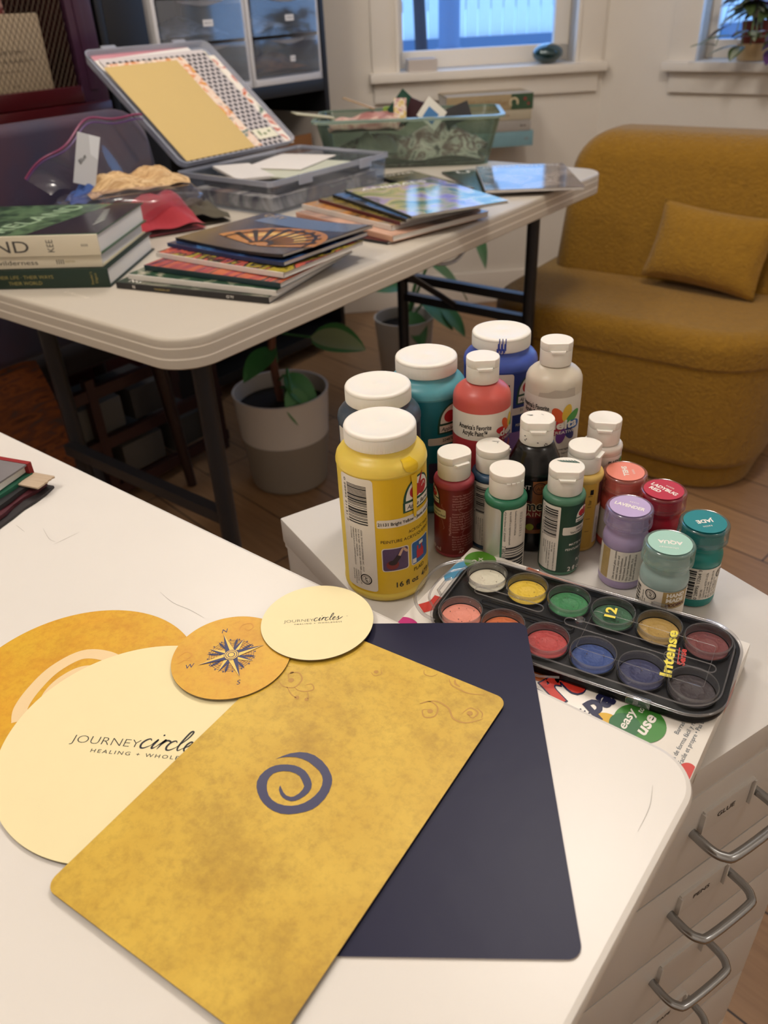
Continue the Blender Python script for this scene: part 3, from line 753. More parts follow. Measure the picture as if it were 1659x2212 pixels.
code_label(o, ph, mat('label_navy', '#1b2c45', .36), panel=(-.0185, .004), bcx=-.0080, seed=8, logo=.022, big=None)
b = MB(); flatz(ST([(.000, .0065), (.003, .0058), (.0065, .0055)], .0008, taper=True), .0997, mat('grey_mark', '#4b4f52', .5), b); flatz(EL(.0045, .0035, .0006), .0997, mat('grey_mark'), b); b.build('paint_specks', o)
x, y = .1729, .5882; ph = view_phi(x, y)
o, m = bottle2((x, y, H), '#dfbd68', 'butter_yellow', 'small butter yellow paint bottle squeezed between the dark green bottle and the shell pink jar', ph + 1.25)
b = MB(); b.wrap(RR(-.026, .0042, .0140, .070, .001), Rr, ph, 0, mat('label_butter', '#cfa544', .4), .0002)
b.wrap(RR(.0155, .008, .023, .047, .0008), Rr, ph, 0, OW, .0003); b.wrap(RR(.0170, .048, .026, .070, .0015), Rr, ph, 0, mat('label_plum', '#3a1b20', .4), .0003)
for z_ in (.058, .047, .035, .022): b.wrap(RR(.0066, z_, .0104, z_ + .0004), Rr, ph, 0, INK, .0004)
b.wrap(RR(.0082, .0595, .0112, .0645), Rr, ph, 0, INK, .0004); b.wrap(T('for', .0030, rot=PI/2, at=(.0085, .052)), Rr, ph, 0, INK, .0004)
b.wrap(M2(fine_lines(['Conforms to ASTM D-4236', 'MADE IN USA', 'NORCROSS GA'], .0014, .0022), PI / 2, (.0180, .013)), Rr, ph, 0, INK, .0005)
b.build('label', o, smooth=60)
x, y = .1975, .6218; ph = view_phi(x, y)
o, m = bottle2((x, y, H), '#d8cfc6', 'chalk_white', 'small white paint bottle standing behind the shell pink jar', ph + .05, h=.1070)
b = MB(); b.wrap(RR(-.032, .0042, .032, .0760, .001), Rr, ph, 0, mat('label_blush', '#dcd0c9', .4), .0002)
b.wrap(T('PLAID®', .0028, bold=.03, al='L', at=(.0070, .0710)), Rr, ph, 0, INK, .0004); b.wrap(EL(.0220, .0690, .0032, .0042), Rr, ph, 0, mat('leaf_green', '#3f7d45', .4), .0004)
b.wrap(M2(barcode(.022, .012, 30, 4), 0, (0, .045)), Rr, ph, 0, INK, .0004); b.build('label', o, smooth=60)

# --- squat jars with clear lids
SERIF = .03
def squat(loc, col, cn, labelcol, lid_words, rot, label, kind=0, tall=.072):
    o = thing('paint_pot', label, 'paint pot', loc, 0, 'squat paint pots with clear lids')
    m = mat('paint_' + cn, col, .3, sss=.12); ph = view_phi(loc[0], loc[1])
    b = MB(); b.lathe([(0, .0002), (.0155, .0002), (.0174, .0012), (.0181, .004), (.0181, .0075), (.0178, .0082), (.0178, .0392), (.0181, .0400), (.0181, .0445), (.0176, .0475), (.0163, .0498), (.0158, .0510), (.0158, .0530), (.0164, .0535), (.0164, .0570), (.0158, .0575), (.0158, .0665), (0, .0665)], m, 72)
    b.build('body', o, smooth=45)
    if True:
        b = MB(); lc = clear('lid_' + cn, '#f4f4f6', .10, .55, .12, .22, labelcol)
        b.lathe([(.0187, .0578), (.0193, .0580), (.0193, .0612), (.0190, .0616), (.0190, .0700), (.0186, .0714), (.0178, .0720), (.0170, .0717), (0, .0717)], lc, 72, caps=False)
        b.lathe([(.0188, .0615), (.0180, .0615), (.0180, .0575), (.0187, .0578)], lc, 72, caps=False); b.build('lid', o, smooth=45)
    b = MB(); zz = .0722
    flatz(EL(0, 0, .0160, n=64), zz, mat('sticker_' + cn, labelcol, .4), b)
    big, small, second = lid_words
    parts = [T(big, .0044, bold=.035, w=None if len(big) < 7 else .0245, at=(0, 0 if not second else .0010))]
    if second: parts.append(T(second, .0042, bold=.035, at=(-.0045, -.0050)))
    flatz(M2(J2(*parts), rot), zz + .0001, WHITEP, b)
    flatz(M2(T(small, .0026, bold=.0, sp=1.15, at=(.0012, .0070)), rot), zz + .0001, WHITEP, b)
    b.build('lid_sticker', o, smooth=0)
    b = MB(); Rr = .0178
    b.wrap(RR(-.027, .0088, .027, .0388), Rr, ph, 0, OW, .0003)
    WD = mat('label_wood', '#b59a62', .45, noise=.3, nscale=400)
    if kind == 0:
        b.wrap(RR(-.0188, .0092, -.0105, .0386), Rr, ph, 0, WD, .0004)
        b.wrap(M2(fine_lines(['Use on wood, glass, ceramic,', 'metal, canvas, paper and', 'more. Indoor/outdoor.', 'Water-based. Non-toxic.', 'Dry 1 hour between coats.', 'For glass/ceramic, first', 'clean surface with alcohol.'], .0018, .0027), PI / 2, (-.0055, .0108)), Rr, ph, 0, INK, .0005)
    elif kind == 1:
        b.wrap(RR(.0018, .0230, .0225, .0386), Rr, ph, 0, WD, .0004)
        b.wrap(T('HAND', .0036, w=.0145, bold=.05, at=(.0118, .0358)), Rr, ph, 0, WHITEP, .0005); b.wrap(T('MADE', .0036, w=.0145, bold=.05, at=(.0118, .0310)), Rr, ph, 0, WHITEP, .0005)
        b.wrap(T('MODERN.', .0030, w=.0170, bold=.04, at=(.0130, .0263)), Rr, ph, 0, mat('print_brown', '#5a2416', .5), .0005)
        b.wrap(M2(ap_seal(.0044), PI / 2, (-.0072, .0335)), Rr, ph, 0, INK, .0005); b.wrap(T('8 MODERN', .0018, rot=PI / 2, at=(-.0048, .0215)), Rr, ph, 0, INK, .0005)
        b.wrap(M2(barcode(.026, .006, 40, 2, True), 0, (-.0200, .0235)), Rr, ph, 0, INK, .0005); b.wrap(M2(fine_lines(['081-22-3043, N95', 'IDC 0020779-R01-083-00130', 'Dist. by Target Corp.', 'Mpls., MN 55403'], .0014, .0020), PI / 2, (-.0155, .0112)), Rr, ph, 0, INK, .0005)
    else:
        b.wrap(M2(barcode(.028, .0060, 40, 6, True), 0, (-.0010, .0235)), Rr, ph, 0, INK, .0005)
        b.wrap(T('0 28995 13264 3', .0026, rot=PI / 2, w=.029, at=(.0042, .0238)), Rr, ph, 0, INK, .0005)
        b.wrap(M2(fine_lines(['13264 LBL', 'Conforms to ASTM D-4236.', '081 22 3044  N95', 'IDC-0020779-R01-083-00130', 'Dist. by Target Corp.,', 'Mpls., MN 55403.', 'Made in U.S.A.'], .0016, .0024), PI / 2, (.0078, .0105)), Rr, ph, 0, INK, .0005)
        b.wrap(M2(ap_seal(.0040), PI / 2, (.0225, .0320)), Rr, ph, 0, INK, .0005)
    b.build('label', o, smooth=60)
    return o
squat((.2093, .5872, H), '#d9655a', 'shell', '#e88872', ('SHELL', 'satin', None), R(-96), 'squat pot of coral pink paint, lid sticker reads SHELL', 2)
squat((.2319, .5547, H), '#a8142c', 'ladybug', '#b5182c', ('LADYBUG', 'satin', 'RED'), R(-55), 'squat pot of deep red paint, lid sticker reads LADYBUG RED', 0)
squat((.1975, .5322, H), '#a494b8', 'lavender', '#b7a3cc', ('LAVENDER', 'satin', None), R(-35), 'squat pot of lavender paint, lid sticker reads LAVENDER', 0)
squat((.2125, .4800, H), '#93aba9', 'aqua', '#9fc7b8', ('AQUA', 'shimmer', None), R(163), 'squat pot of pale aqua paint closest to the palette, lid sticker reads AQUA', 1)
squat((.2480, .5055, H), '#0d7b76', 'jade', '#087a7e', ('JADE', 'satin', None), R(187), 'squat pot of jade green paint, lid sticker reads JADE', 2)
# ================================================================ CARDS ON THE DESK
def gold_paper(name, c0, c1, c2, scale=26.0, seed=0.0, band=.0):
    m = bpy.data.materials.new(name); m.use_nodes = True; nt = m.node_tree; b = nt.nodes['Principled BSDF']
    b.inputs['Roughness'].default_value = 0.42; b.inputs['Specular IOR Level'].default_value = .35
    tc = nt.nodes.new('ShaderNodeTexCoord'); mp = nt.nodes.new('ShaderNodeMapping'); mp.inputs['Location'].default_value = (seed, seed * .7, 0)
    nt.links.new(tc.outputs['Object'], mp.inputs[0])
    def noise(sc, det, rough=.6, map_=mp):
        n = nt.nodes.new('ShaderNodeTexNoise'); n.inputs['Scale'].default_value = sc; n.inputs['Detail'].default_value = det; n.inputs['Roughness'].default_value = rough
        nt.links.new(map_.outputs[0], n.inputs['Vector']); return n.outputs['Fac']
    def ramp(src, p0, p1):
        r = nt.nodes.new('ShaderNodeValToRGB'); r.color_ramp.elements[0].position = p0; r.color_ramp.elements[1].position = p1; nt.links.new(src, r.inputs[0]); return r.outputs[0]
    def mix(a, bb, f, k=1.0):
        x = nt.nodes.new('ShaderNodeMixRGB')
        for i, v in ((1, a), (2, bb)):
            if isinstance(v, tuple): x.inputs[i].default_value = v
            else: nt.links.new(v, x.inputs[i])
        if k < 1:
            mm = nt.nodes.new('ShaderNodeMath'); mm.operation = 'MULTIPLY'; mm.inputs[1].default_value = k; nt.links.new(f, mm.inputs[0]); f = mm.outputs[0]
        nt.links.new(f, x.inputs[0]); return x.outputs[0]
    base = mix(lin(c0), lin(c1), ramp(noise(scale, 6), .35, .68))
    base = mix(base, lin(c2), ramp(noise(scale * .55, 9, .75), .48, .72), .62)
    base = mix(base, lin(c2), ramp(noise(scale * 7, 8, .75), .46, .70), .38)
    nt.links.new(base, b.inputs['Base Color'])
    return m
NAVY = mat('navy_print', '#2f2f57', .38)
CREAM = mat('cream_card', '#f0e2b2', .45, spec=.35, noise=.04, nscale=60)
EDGE = mat('card_edge', '#6f6046', .8)
def card(name, poly, z0, top, th=.0009):
    b = MB(); b.prism(poly, z0, z0 + th, EDGE, mtop=top); return b
CT = .0009
# gold disc with pale spiral, lowest at the left
GOLD1 = gold_paper('gold_paper_disc', '#dba32e', '#d9ac30', '#b9741f', 30, 3.1)
cx, cy = -.2138, .3901; z = DZ + .0001
b = MB(); P_ = [(.0815 * math.cos(2 * PI * i / 120), .0815 * math.sin(2 * PI * i / 120)) for i in range(120)]
b.prism(P_, 0, CT, EDGE, mtop=GOLD1)
PALE = mat('pale_print', '#ecd0a0', .45)
sp = [(-28, -27), (-31, -15), (-28, 2), (-20, 20), (-5, 33), (12, 31), (24, 22), (30, 5)]
b.add(*[(lambda a: [(x / 1000, y / 1000, CT + .0001) for x, y in a[0]])(ST([(x, y) for x, y in sp], 9.5, taper=False))], ST(sp, 9.5)[1], PALE)
s2_ = [(-16, -14), (-17.5, -4), (-13, 8), (-3, 17.5), (8, 18), (16, 10)]
b.add([(x / 1000, y / 1000, CT + .0001) for x, y in ST(s2_, 6.0)[0]], ST(s2_, 6.0)[1], PALE)
tag(b.build('gold_disc_card', loc=(cx, cy, z), smooth=0), 'large gold disc with a pale spiral, partly under the cream disc', 'card')
# logo lettering
def script_circles(k, w):
    L = [[(.72, .82), (.52, 1.0), (.22, .82), (.05, .42), (.18, .05), (.48, .03), (.9, .35)],
         [(.9, .35), (1.22, 1.0), (1.08, .35), (1.16, .04), (1.4, .25)], [(1.42, 1.42), (1.46, 1.50), (1.50, 1.56)],
         [(1.4, .25), (1.86, 1.05), (1.74, .7), (1.62, 0)], [(1.72, .5), (2.0, .95), (2.3, .92), (2.34, .8)],
         [(2.95, .82), (2.75, 1.0), (2.45, .82), (2.3, .42), (2.42, .05), (2.72, .03), (3.1, .35)],
         [(3.1, .35), (3.6, 1.3), (3.75, 2.0), (3.55, 2.1), (3.38, 1.5), (3.25, .5), (3.4, .05), (3.7, .3)],
         [(3.7, .3), (4.05, .55), (4.25, .9), (4.08, 1.02), (3.88, .75), (3.85, .25), (4.1, .02), (4.5, .35)],
         [(4.5, .35), (4.95, 1.15), (4.92, .8), (5.02, .3), (4.85, .02), (4.55, .08)], [(4.95, .15), (5.4, .5), (5.8, .95)]]
    return J2(*[ST([((x + .18 * y) * k, y * k) for x, y in p], w * k, taper=True) for p in L])
def logo_art(W):
    """JOURNEYcircles / HEALING + WHOLENESS, total width W, origin left baseline"""
    k = W * .080
    a = T('JOURNEY', W * .068, w=W * .485, al='L', va='B', bold=-.018)
    s_ = M2(script_circles(k, .18), 0, (W * .484, 0))
    c_ = T('HEALING + WHOLENESS', W * .030, w=W * .77, al='L', va='B', sp=1.35, at=(W * .175, -W * .068))
    return J2(a, s_, c_)
cx, cy = -.1593, .3416; z = DZ + .0013
b = MB(); P_ = [(.0852 * math.cos(2 * PI * i / 140), .0852 * math.sin(2 * PI * i / 140)) for i in range(140)]
b.prism(P_, 0, CT, EDGE, mtop=CREAM)
flatz(M2(logo_art(.0925), R(-9.5), (-.0430, .0010)), CT + .0001, INK, b)
tag(b.build('cream_disc_card', loc=(cx, cy, z), smooth=0), 'large cream disc card with black logo lettering, partly under the gold rectangle', 'card')
# navy rectangle
z = DZ + .0002
NV = mat('navy_card', '#1c1c38', .40, spec=.22, bump=.10, bscale=45)
b = MB(); hw, hh = .075, .1195
b.prism(rrpts(-hw, -hh, hw, hh, .0075, 8), 0, CT, mat('card_edge_white', '#b9b4b0', .8), mtop=NV)
cc = Vector((.0904, .3149, 0)) - dr(86.4 - 90) * hw
tag(b.build('navy_card', loc=(cc.x, cc.y, z), rz=R(86.4 - 90), smooth=0), 'glossy dark navy rectangular card sticking out over the desk edge', 'card')
# gold rectangle
z = DZ + .0026
GOLD2 = gold_paper('gold_paper_rect', '#cba43b', '#dab648', '#8c6a26', 22, 0.4)
SW = mat('swirl_print', '#b98a35', .45)
b = MB(); hw, hh = .0752, .1195
b.prism(rrpts(-hw, -hh, hw, hh, .0075, 8), 0, CT, EDGE, mtop=GOLD2)
spiral = [(-23.3, 6.2), (-21.0, 10.5), (-18.2, 14.4), (-14.1, 17.9), (-9.7, 19.9), (-4.7, 20.6), (1.6, 19.6), (7.6, 17.2), (12.7, 13.8), (14.9, 11.4), (16.4, 8.8), (18.1, 3.9), (18.7, -1.5), (18.2, -6.6), (16.9, -10.4), (14.6, -13.6), (11.3, -16.9), (7.6, -19.8), (3.2, -21.8), (-1.0, -22.5), (-5.4, -22.3), (-9.5, -21.4), (-13.0, -20.0), (-17.0, -17.6), (-20.0, -15.0), (-22.3, -11.9), (-23.5, -7.9), (-23.3, -3.6), (-22.1, 0.0), (-20.4, 2.6), (-18.0, 4.8), (-14.6, 6.9), (-10.7, 8.5), (-6.9, 9.0), (-2.7, 8.6), (0.3, 7.4), (3.7, 5.4), (6.2, 3.2), (7.8, 0.6), (8.3, -2.7), (7.8, -5.6), (6.6, -8.6), (5.2, -10.9), (3.2, -12.4), (0.4, -13.0), (-2.2, -12.9), (-4.9, -11.9), (-7.5, -9.9), (-8.5, -8.3), (-8.9, -7.0), (-7.0, -8.2), (-4.4, -9.8), (-1.6, -10.7), (1.3, -10.2), (2.7, -8.9), (3.9, -5.9), (4.1, -2.6), (3.4, -0.3), (-0.0, 2.1), (-3.1, 3.9), (-6.4, 4.2), (-10.1, 3.6), (-13.5, 2.0), (-16.0, -0.1), (-17.7, -2.6), (-18.0, -5.5), (-17.3, -8.3), (-15.5, -11.2), (-13.1, -13.8), (-10.0, -16.0), (-6.4, -17.2), (-2.5, -17.4), (1.6, -16.5), (5.1, -14.8), (8.1, -12.4), (10.4, -9.3), (11.9, -5.7), (12.7, -2.1), (12.8, 1.9), (11.9, 5.4), (10.2, 8.5), (8.0, 10.8), (4.4, 12.8), (0.1, 13.9), (-4.9, 14.9), (-9.4, 14.7), (-13.3, 13.8), (-16.7, 12.1), (-19.2, 10.5), (-21.3, 8.7)]
flatz(([(x / 1000, y / 1000) for x, y in spiral], [tuple(range(len(spiral)))]), CT + .0002, NAVY, b)
def sw(p, w, tp=True): flatz(ST([(x / 1000, y / 1000) for x, y in p], w / 1000, taper=tp), CT + .0001, SW, b)
sw([(15.8, 116), (18, 112.5), (23, 113), (25.5, 117)], .7); sw([(34, 117), (38, 113), (42.8, 112), (51.8, 111.8), (61, 116)], 1.0); sw([(38, 118), (40, 115), (44, 114)], 1.6)
sw([(35.5, 86.7), (33, 84), (37, 80), (42, 84), (40, 91), (33, 93), (28.5, 88)], 1.0); sw([(28.7, 88), (36, 95), (46, 94), (53, 88), (61.5, 88.9), (69, 97)], 1.2); sw([(55.5, 94), (58, 101), (64, 100), (63, 94.5), (59.5, 95.5)], 1.0); sw([(62, 103), (66.5, 101), (68, 97)], .8)
for x, y, r_ in ((37.5, 86, 1.8), (59.8, 97, 1.9), (-56, 63, 2.0), (-60, 69, 1.3), (-43, 52.5, 1.6), (-36.5, 54.5, 1.4), (-11, 98, 1.6)): flatz(EL(x / 1000, y / 1000, r_ / 1000), CT + .0001, SW, b)
sw([(-64, 59), (-57, 56), (-50, 59), (-50, 67), (-56, 71), (-61, 67), (-58, 63)], 1.0); sw([(-50, 59), (-46, 58), (-41, 60), (-38, 64), (-42, 67), (-45, 64)], .9); sw([(-64, 73), (-70, 71), (-69, 67)], .8); sw([(-55, 57), (-48, 53), (-43, 52)], .8); sw([(-40, 60), (-37, 57), (-36, 55)], .7); sw([(-14, 96), (-10, 94.5), (-7, 98), (-10, 102)], .6)
tag(b.build('gold_card', loc=(-.0564, .3017, z), rz=R(-34.1), smooth=0), 'rectangular gold card with a navy spiral in the middle, lying on the navy card', 'card')
# small compass disc
z = DZ + .0040
GOLD3 = gold_paper('gold_paper_compass', '#dca538', '#dcb03a', '#c2842c', 34, 6.0)
b = MB(); r_ = .0412
b.prism([(r_ * math.cos(2 * PI * i / 120), r_ * math.sin(2 * PI * i / 120)) for i in range(120)], 0, CT, EDGE, mtop=GOLD3)
NB = mat('compass_navy', '#20265c', .42); GB = mat('compass_gold', '#efc75c', .42)
zt = CT + .00012
flatz(J2(RING(0, 0, .0152, .0155), RING(0, 0, .0138, .0140), RING(0, 0, .0118, .0120), RING(0, 0, .0100, .0102)), zt, NB, b)
ticks = []
for i in range(32):
    a = 2 * PI * i / 32 + .1; ticks.append(ST([(.0100 * math.cos(a), .0100 * math.sin(a)), (.0140 * math.cos(a), .0140 * math.sin(a))], .0002, k=1))
    if i % 2: ticks.append(EL(.0163 * math.cos(a), .0163 * math.sin(a), .0006, n=10))
for i in range(8):
    a = PI / 8 + i * PI / 4; c_, s_ = math.cos(a), math.sin(a)
    ticks.append(PG([(.0075 * c_ - .0004 * s_, .0075 * s_ + .0004 * c_), (.0075 * c_ + .0004 * s_, .0075 * s_ - .0004 * c_), (.0140 * c_ + .0009 * s_, .0140 * s_ - .0009 * c_), (.0175 * c_, .0175 * s_), (.0140 * c_ - .0009 * s_, .0140 * s_ + .0009 * c_)]))
flatz(J2(*ticks), zt, NB, b)
def star(L, w, off, z_):
    for i in range(4):
        a = off + i * PI / 2
        for sgn, m_ in ((1, NB), (-1, GB)):
            for grow_, mm in ((.0003, NB), (0, m_)):
                k_ = 1 + grow_ / w
                p = [(0, 0), (L * math.cos(a), L * math.sin(a)), (w * k_ * math.cos(a + sgn * PI / 4), w * k_ * math.sin(a + sgn * PI / 4))]
                flatz(PG(p), z_ + (0 if grow_ else .00006), mm, b)
star(.0175, .0042, PI / 4 + .1, zt + .0001); star(.0232, .0046, .1, zt + .0002)
flatz(EL(0, 0, .0052, n=40), zt + .0004, NB, b); flatz(EL(0, 0, .0048, n=40), zt + .00045, GB, b); flatz(J2(RING(0, 0, .0036, .0041), RING(0, 0, .0020, .0026)), zt + .0005, NB, b)
flatz(J2(T('N', .0042, shear=.3, at=(-.0010, .0272)), T('W', .0042, shear=.3, at=(-.0282, -.0010)), T('S', .0042, shear=.3, at=(.0010, -.0275))), zt, NB, b)
def sw3(p, w):
    flatz(ST([(x / 1000, y / 1000) for x, y in p], w / 1000, taper=True), CT + .0001, mat('swirl_soft', '#d39530', .45), b)
sw3([(9, 24), (12, 29), (18, 29), (19, 24), (15, 22), (13, 25)], .8); sw3([(-36, 10), (-30, 14), (-26, 10), (-29, 7), (-32, 9)], .8); sw3([(-36, 4), (-31, 6), (-27, 3)], .7)
tag(b.build('compass_disc_card', loc=(-.1105, .4108, z), rz=R(15.5), smooth=0), 'small gold disc card printed with a navy compass rose', 'card')
# small cream disc
z = DZ + .0054
b = MB(); r_ = .0407
b.prism([(r_ * math.cos(2 * PI * i / 120), r_ * math.sin(2 * PI * i / 120)) for i in range(120)], 0, CT, EDGE, mtop=CREAM)
flatz(M2(logo_art(.0445), R(1.0), (-.0242, -.0008)), CT + .0001, INK, b); flatz(T('TM', .0007, at=(.0215, .0035)), CT + .0001, INK, b)
tag(b.build('small_cream_disc_card', loc=(-.0522, .4413, z), smooth=0), 'small cream disc card with tiny logo, topmost at the back edge of the desk', 'card')

# ================================================================ CARTON UNDER THE PALETTE
BXT = .0222
bo = Vector((.2586, .4208, HZ))
CB = mat('carton_white', '#e7e1d8', .3, noise=.03, nscale=40)
cb = thing('art_carton', 'flat white printed carton with easy to use sticker, lying under the paint palette', 'carton', bo, R(-36.2))
b = MB(); b.box(-.2290, 0, -.170, 0, .0002, BXT, CB, .0008)
b.build('box', cb, smooth=30)
b = MB()
def fm(a, m, e=.0002): flatz(a, BXT + e, m, b)
def mm(p): return [(x / 1000, y / 1000) for x, y in p]
def clip(a, x0=-.2285, x1=-.0006, y0=-.1695, y1=-.0006):
    return ([(min(max(x, x0), x1), min(max(y, y0), y1)) for x, y in a[0]], a[1])
fm(clip(EL(-.213, -.0135, .0135, .0135)), mat('print_green', '#4f8a22', .4)); fm(T('3+', .0075, rot=R(72), at=(-.2145, -.0140)), WHITEP, .0004)
fm(clip(ST(mm([(-229, -50), (-224, -40), (-222, -28), (-216, -18)]), .012)), mat('print_blue', '#4d93b8', .4), .0001)
fm(clip(EL(-.222, -.112, .009, .006)), mat('print_magenta', '#c02a78', .4))
fm(ST(mm([(-222, -92), (-216, -82), (-216, -72)]), .011), mat('print_red', '#c63427', .4))
fm(clip(ST(mm([(-175, -4), (-150, -5), (-117, -3)]), .007)), mat('print_orange', '#dd6a35', .4))
RD = mat('print_red'); NVY = mat('print_navy', '#1d1f45', .4)
fm(ST(mm([(-128, -104), (-115, -110), (-100, -104), (-92, -97)]), .0105, taper=False), mat('print_orange2', '#c9641f', .4, noise=.3), .0002)
for k_, m_, e_ in ((.075, NVY, .0003), (.045, RD, .0004)):
    fm(T('Art', .0300, w=.052, bold=k_, rot=R(66), shear=.1, at=(-.1060, -.1200)), m_, e_)
fm(T('pa', .0165, w=.0235, bold=.045, rot=R(68), shear=.15, at=(-.0720, -.1115)), NVY, .0003)
fm(J2(*[ST(mm([(-77 + 3 * i, -123), (-79 + 3.6 * i, -128)]), .0010, k=1) for i in range(3)]), NVY)
fm(EL(-.0585, -.1270, .0100), mat('print_yellow', '#dcae2c', .4), .0002)
fm(EL(-.0405, -.1145, .0165, .0165), mat('print_green2', '#3f8433', .4), .0004); fm(EL(-.048, -.121, .0100), mat('print_green3', '#2b6a3a', .4), .0005)
fm(J2(T('easy', .0060, w=.0195, rot=R(88), bold=.02, shear=.2, at=(-.0490, -.1150)), T('to', .0042, rot=R(88), bold=.015, shear=.2, at=(-.0440, -.1035)), T('use', .0082, w=.0190, rot=R(85), bold=.03, shear=.2, at=(-.0375, -.1135))), WHITEP, .0006)
TXT = mat('print_bluegrey', '#4a5a68', .5)
fm(J2(T('Barras de fácil uso', .0030, w=.034, rot=R(86), al='L', at=(-.0185, -.1105)), T('a de forma fácil y rápida', .0030, w=.044, rot=R(87), al='L', at=(-.0140, -.1310)), T('Facile et propre • Pas besoin', .0030, w=.050, rot=R(88), al='L', at=(-.0092, -.1325))), TXT)
fm(clip(EL(-.0035, -.1365, .0055, .0075)), RD)
b.build('print', cb, smooth=0)
b = MB(); b.add([(.0003, -.060, .004), (.0003, -.034, .004), (.0003, -.036, .018), (.0003, -.052, .018)], [(0, 1, 2, 3)], mat('print_orange'))
for i in range(5): b.add([(.0003, -.168 + .010 * i, .004), (.0003, -.160 + .010 * i, .006), (.0003, -.162 + .010 * i, .008), (.0003, -.169 + .01 * i, .0065)], [(0, 1, 2, 3)], mat('crease_brown', '#a08a68', .7))
b.build('side_print', cb, smooth=0)

# ================================================================ WATERCOLOUR PALETTE
PZ = HZ + BXT + .0006
pal = thing('watercolor_palette', 'black twelve pan paint palette with clear lid lying on the white carton', 'palette', (.1385, .4354, PZ), R(-31.0))
TRAY = mat('tray_black', '#050506', .35, spec=.25)
LIDC = clear('palette_lid', '#ffffff', .012, .30, .04, .0)
XS = [(-2.5 + i) * .03345 for i in range(6)]; YS = (.0245, -.0245)
hx, hy = .1055, .0485
b = MB(); b.prism(rrpts(-hx, -hy, hx, hy, .026, 12), 0, .0045, TRAY, bev=.001)
o_ = rrpts(-hx, -hy, hx, hy, .026, 12); i_ = rrpts(-hx + .0025, -hy + .0025, hx - .0025, hy - .0025, .0235, 12); n = len(o_)
b.add([(x, y, .0045) for x, y in o_] + [(x, y, .0085) for x, y in o_] + [(x, y, .0085) for x, y in i_] + [(x, y, .0045) for x, y in i_], [(k * n + i, k * n + (i + 1) % n, (k + 1) * n + (i + 1) % n, (k + 1) * n + i) for k in range(3) for i in range(n)], TRAY)
for y_ in YS:
    for x_ in XS: b.lathe([(.0148, .0044), (.0152, .0070), (.0158, .0070), (.0160, .0044)], TRAY, 40, (x_, y_), caps=False)
b.tube([(x, y, .0062) for x, y in rrpts(-.078, -.0035, -.005, .0035, .003, 4)] + [(-.0080, -.0035, .0062)], .0008, TRAY, 6)
b.build('tray', pal, smooth=40)
cols = [['#cfc9b4', '#d9b62c', '#2c7a45', '#2c5c3c', '#a4843f', '#6e2f2b'], ['#e8917c', '#c9652c', '#b23b38', '#2c4684', '#2c3058', '#33292b']]
nms = [['chalky white', 'yellow', 'bright green', 'dark green', 'ochre', 'brown red'], ['pale salmon', 'orange', 'red', 'blue', 'dark indigo', 'near black']]
rd = random.Random(5)
for r_, y_ in enumerate(YS):
    for i, x_ in enumerate(XS):
        b = MB(); m_ = mat('cake_' + cols[r_][i][1:], cols[r_][i], .55, noise=.12, nscale=180, bump=.5, bscale=300)
        b.lathe([(.0147, .0046), (.0147, .0066), (.0143, .0070), (.0080, .0067), (.0076, .0069), (.0072, .0067), (0, .0066)], m_, 48, caps=False)
        if r_ == 0 and i == 0: b.lathe([(.0148, .0046), (.0148, .0050)], m_, 8)
        for q in range(9):
            a_ = rd.uniform(0, 6.28); q_ = rd.uniform(.002, .0135); flatz(EL(q_ * math.cos(a_), q_ * math.sin(a_), rd.uniform(.0002, .0005), n=8), .00705, mat('speck_dark', '#3a2420', .6), b)
        b.build('paint_cake', pal, loc=(x_, y_, 0))['label'] = nms[r_][i] + ' paint cake'
# clear lid: flat sheet, raised rings over each pan, rolled rim, front latches, carrying handle
b = MB(); ZL = .0112
b.prism(rrpts(-hx + .004, -hy + .004, hx - .004, hy - .004, .023, 12), ZL, ZL + .0006, LIDC)
o_ = rrpts(-hx - .001, -hy - .001, hx + .001, hy + .001, .027, 12); i_ = rrpts(-hx + .004, -hy + .004, hx - .004, hy - .004, .023, 12)
b.add([(x, y, .0086) for x, y in o_] + [(x, y, .0105) for x, y in o_] + [(x, y, ZL + .0006) for x, y in i_], [(k * n + i, k * n + (i + 1) % n, (k + 1) * n + (i + 1) % n, (k + 1) * n + i) for k in range(2) for i in range(n)], LIDC)
RINGC = clear('palette_ridge', '#f2f2f4', .16, .9, .10, .02)
for y_ in YS:
    for x_ in XS:
        b.lathe([(.0163, .0110), (.0163, .0135), (.0159, .0141), (.0153, .0141), (.0149, .0135), (.0149, .0075)], RINGC, 48, (x_, y_), caps=False)
b.tube([(x, y, .0086) for x, y in o_ + o_[:1]], .0011, RINGC, 8, caps=False)
b.tube([(x, y, ZL + .0006) for x, y in i_ + i_[:1]], .0006, RINGC, 6, caps=False)
for xa, xb, yy in ((-.012, .072, 0.0), (-.085, -.03, 0.004), (.060, .094, -.004)):
    q = rrpts(xa, yy - .0042, xb, yy + .0042, .004, 5); b.tube([(x, y, ZL + .0012) for x, y in q + q[:1]], .0005, RINGC, 6, caps=False)
q = rrpts(-.008, -.024, .078, .0200, .002, 4); q = [(x + .012, y) for x, y in q]; b.tube([(x, y, ZL + .0009) for x, y in q + q[:1]], .00025, RINGC, 5, caps=False)
b.lathe([(.0040, ZL + .0006), (.0036, ZL + .0022), (.0030, ZL + .0024), (.0022, ZL + .0012), (0, ZL + .0010)], RINGC, 32, (-.002, .0045), caps=False)
b.build('lid', pal, smooth=50)
b = MB()
h_ = [(-.098, .040, .0090), (-.112, .036, .0095), (-.124, .022, .0095), (-.127, .000, .0095), (-.124, -.022, .0095), (-.112, -.036, .0095), (-.098, -.040, .0090)]
hs = smoothline(h_, 6)
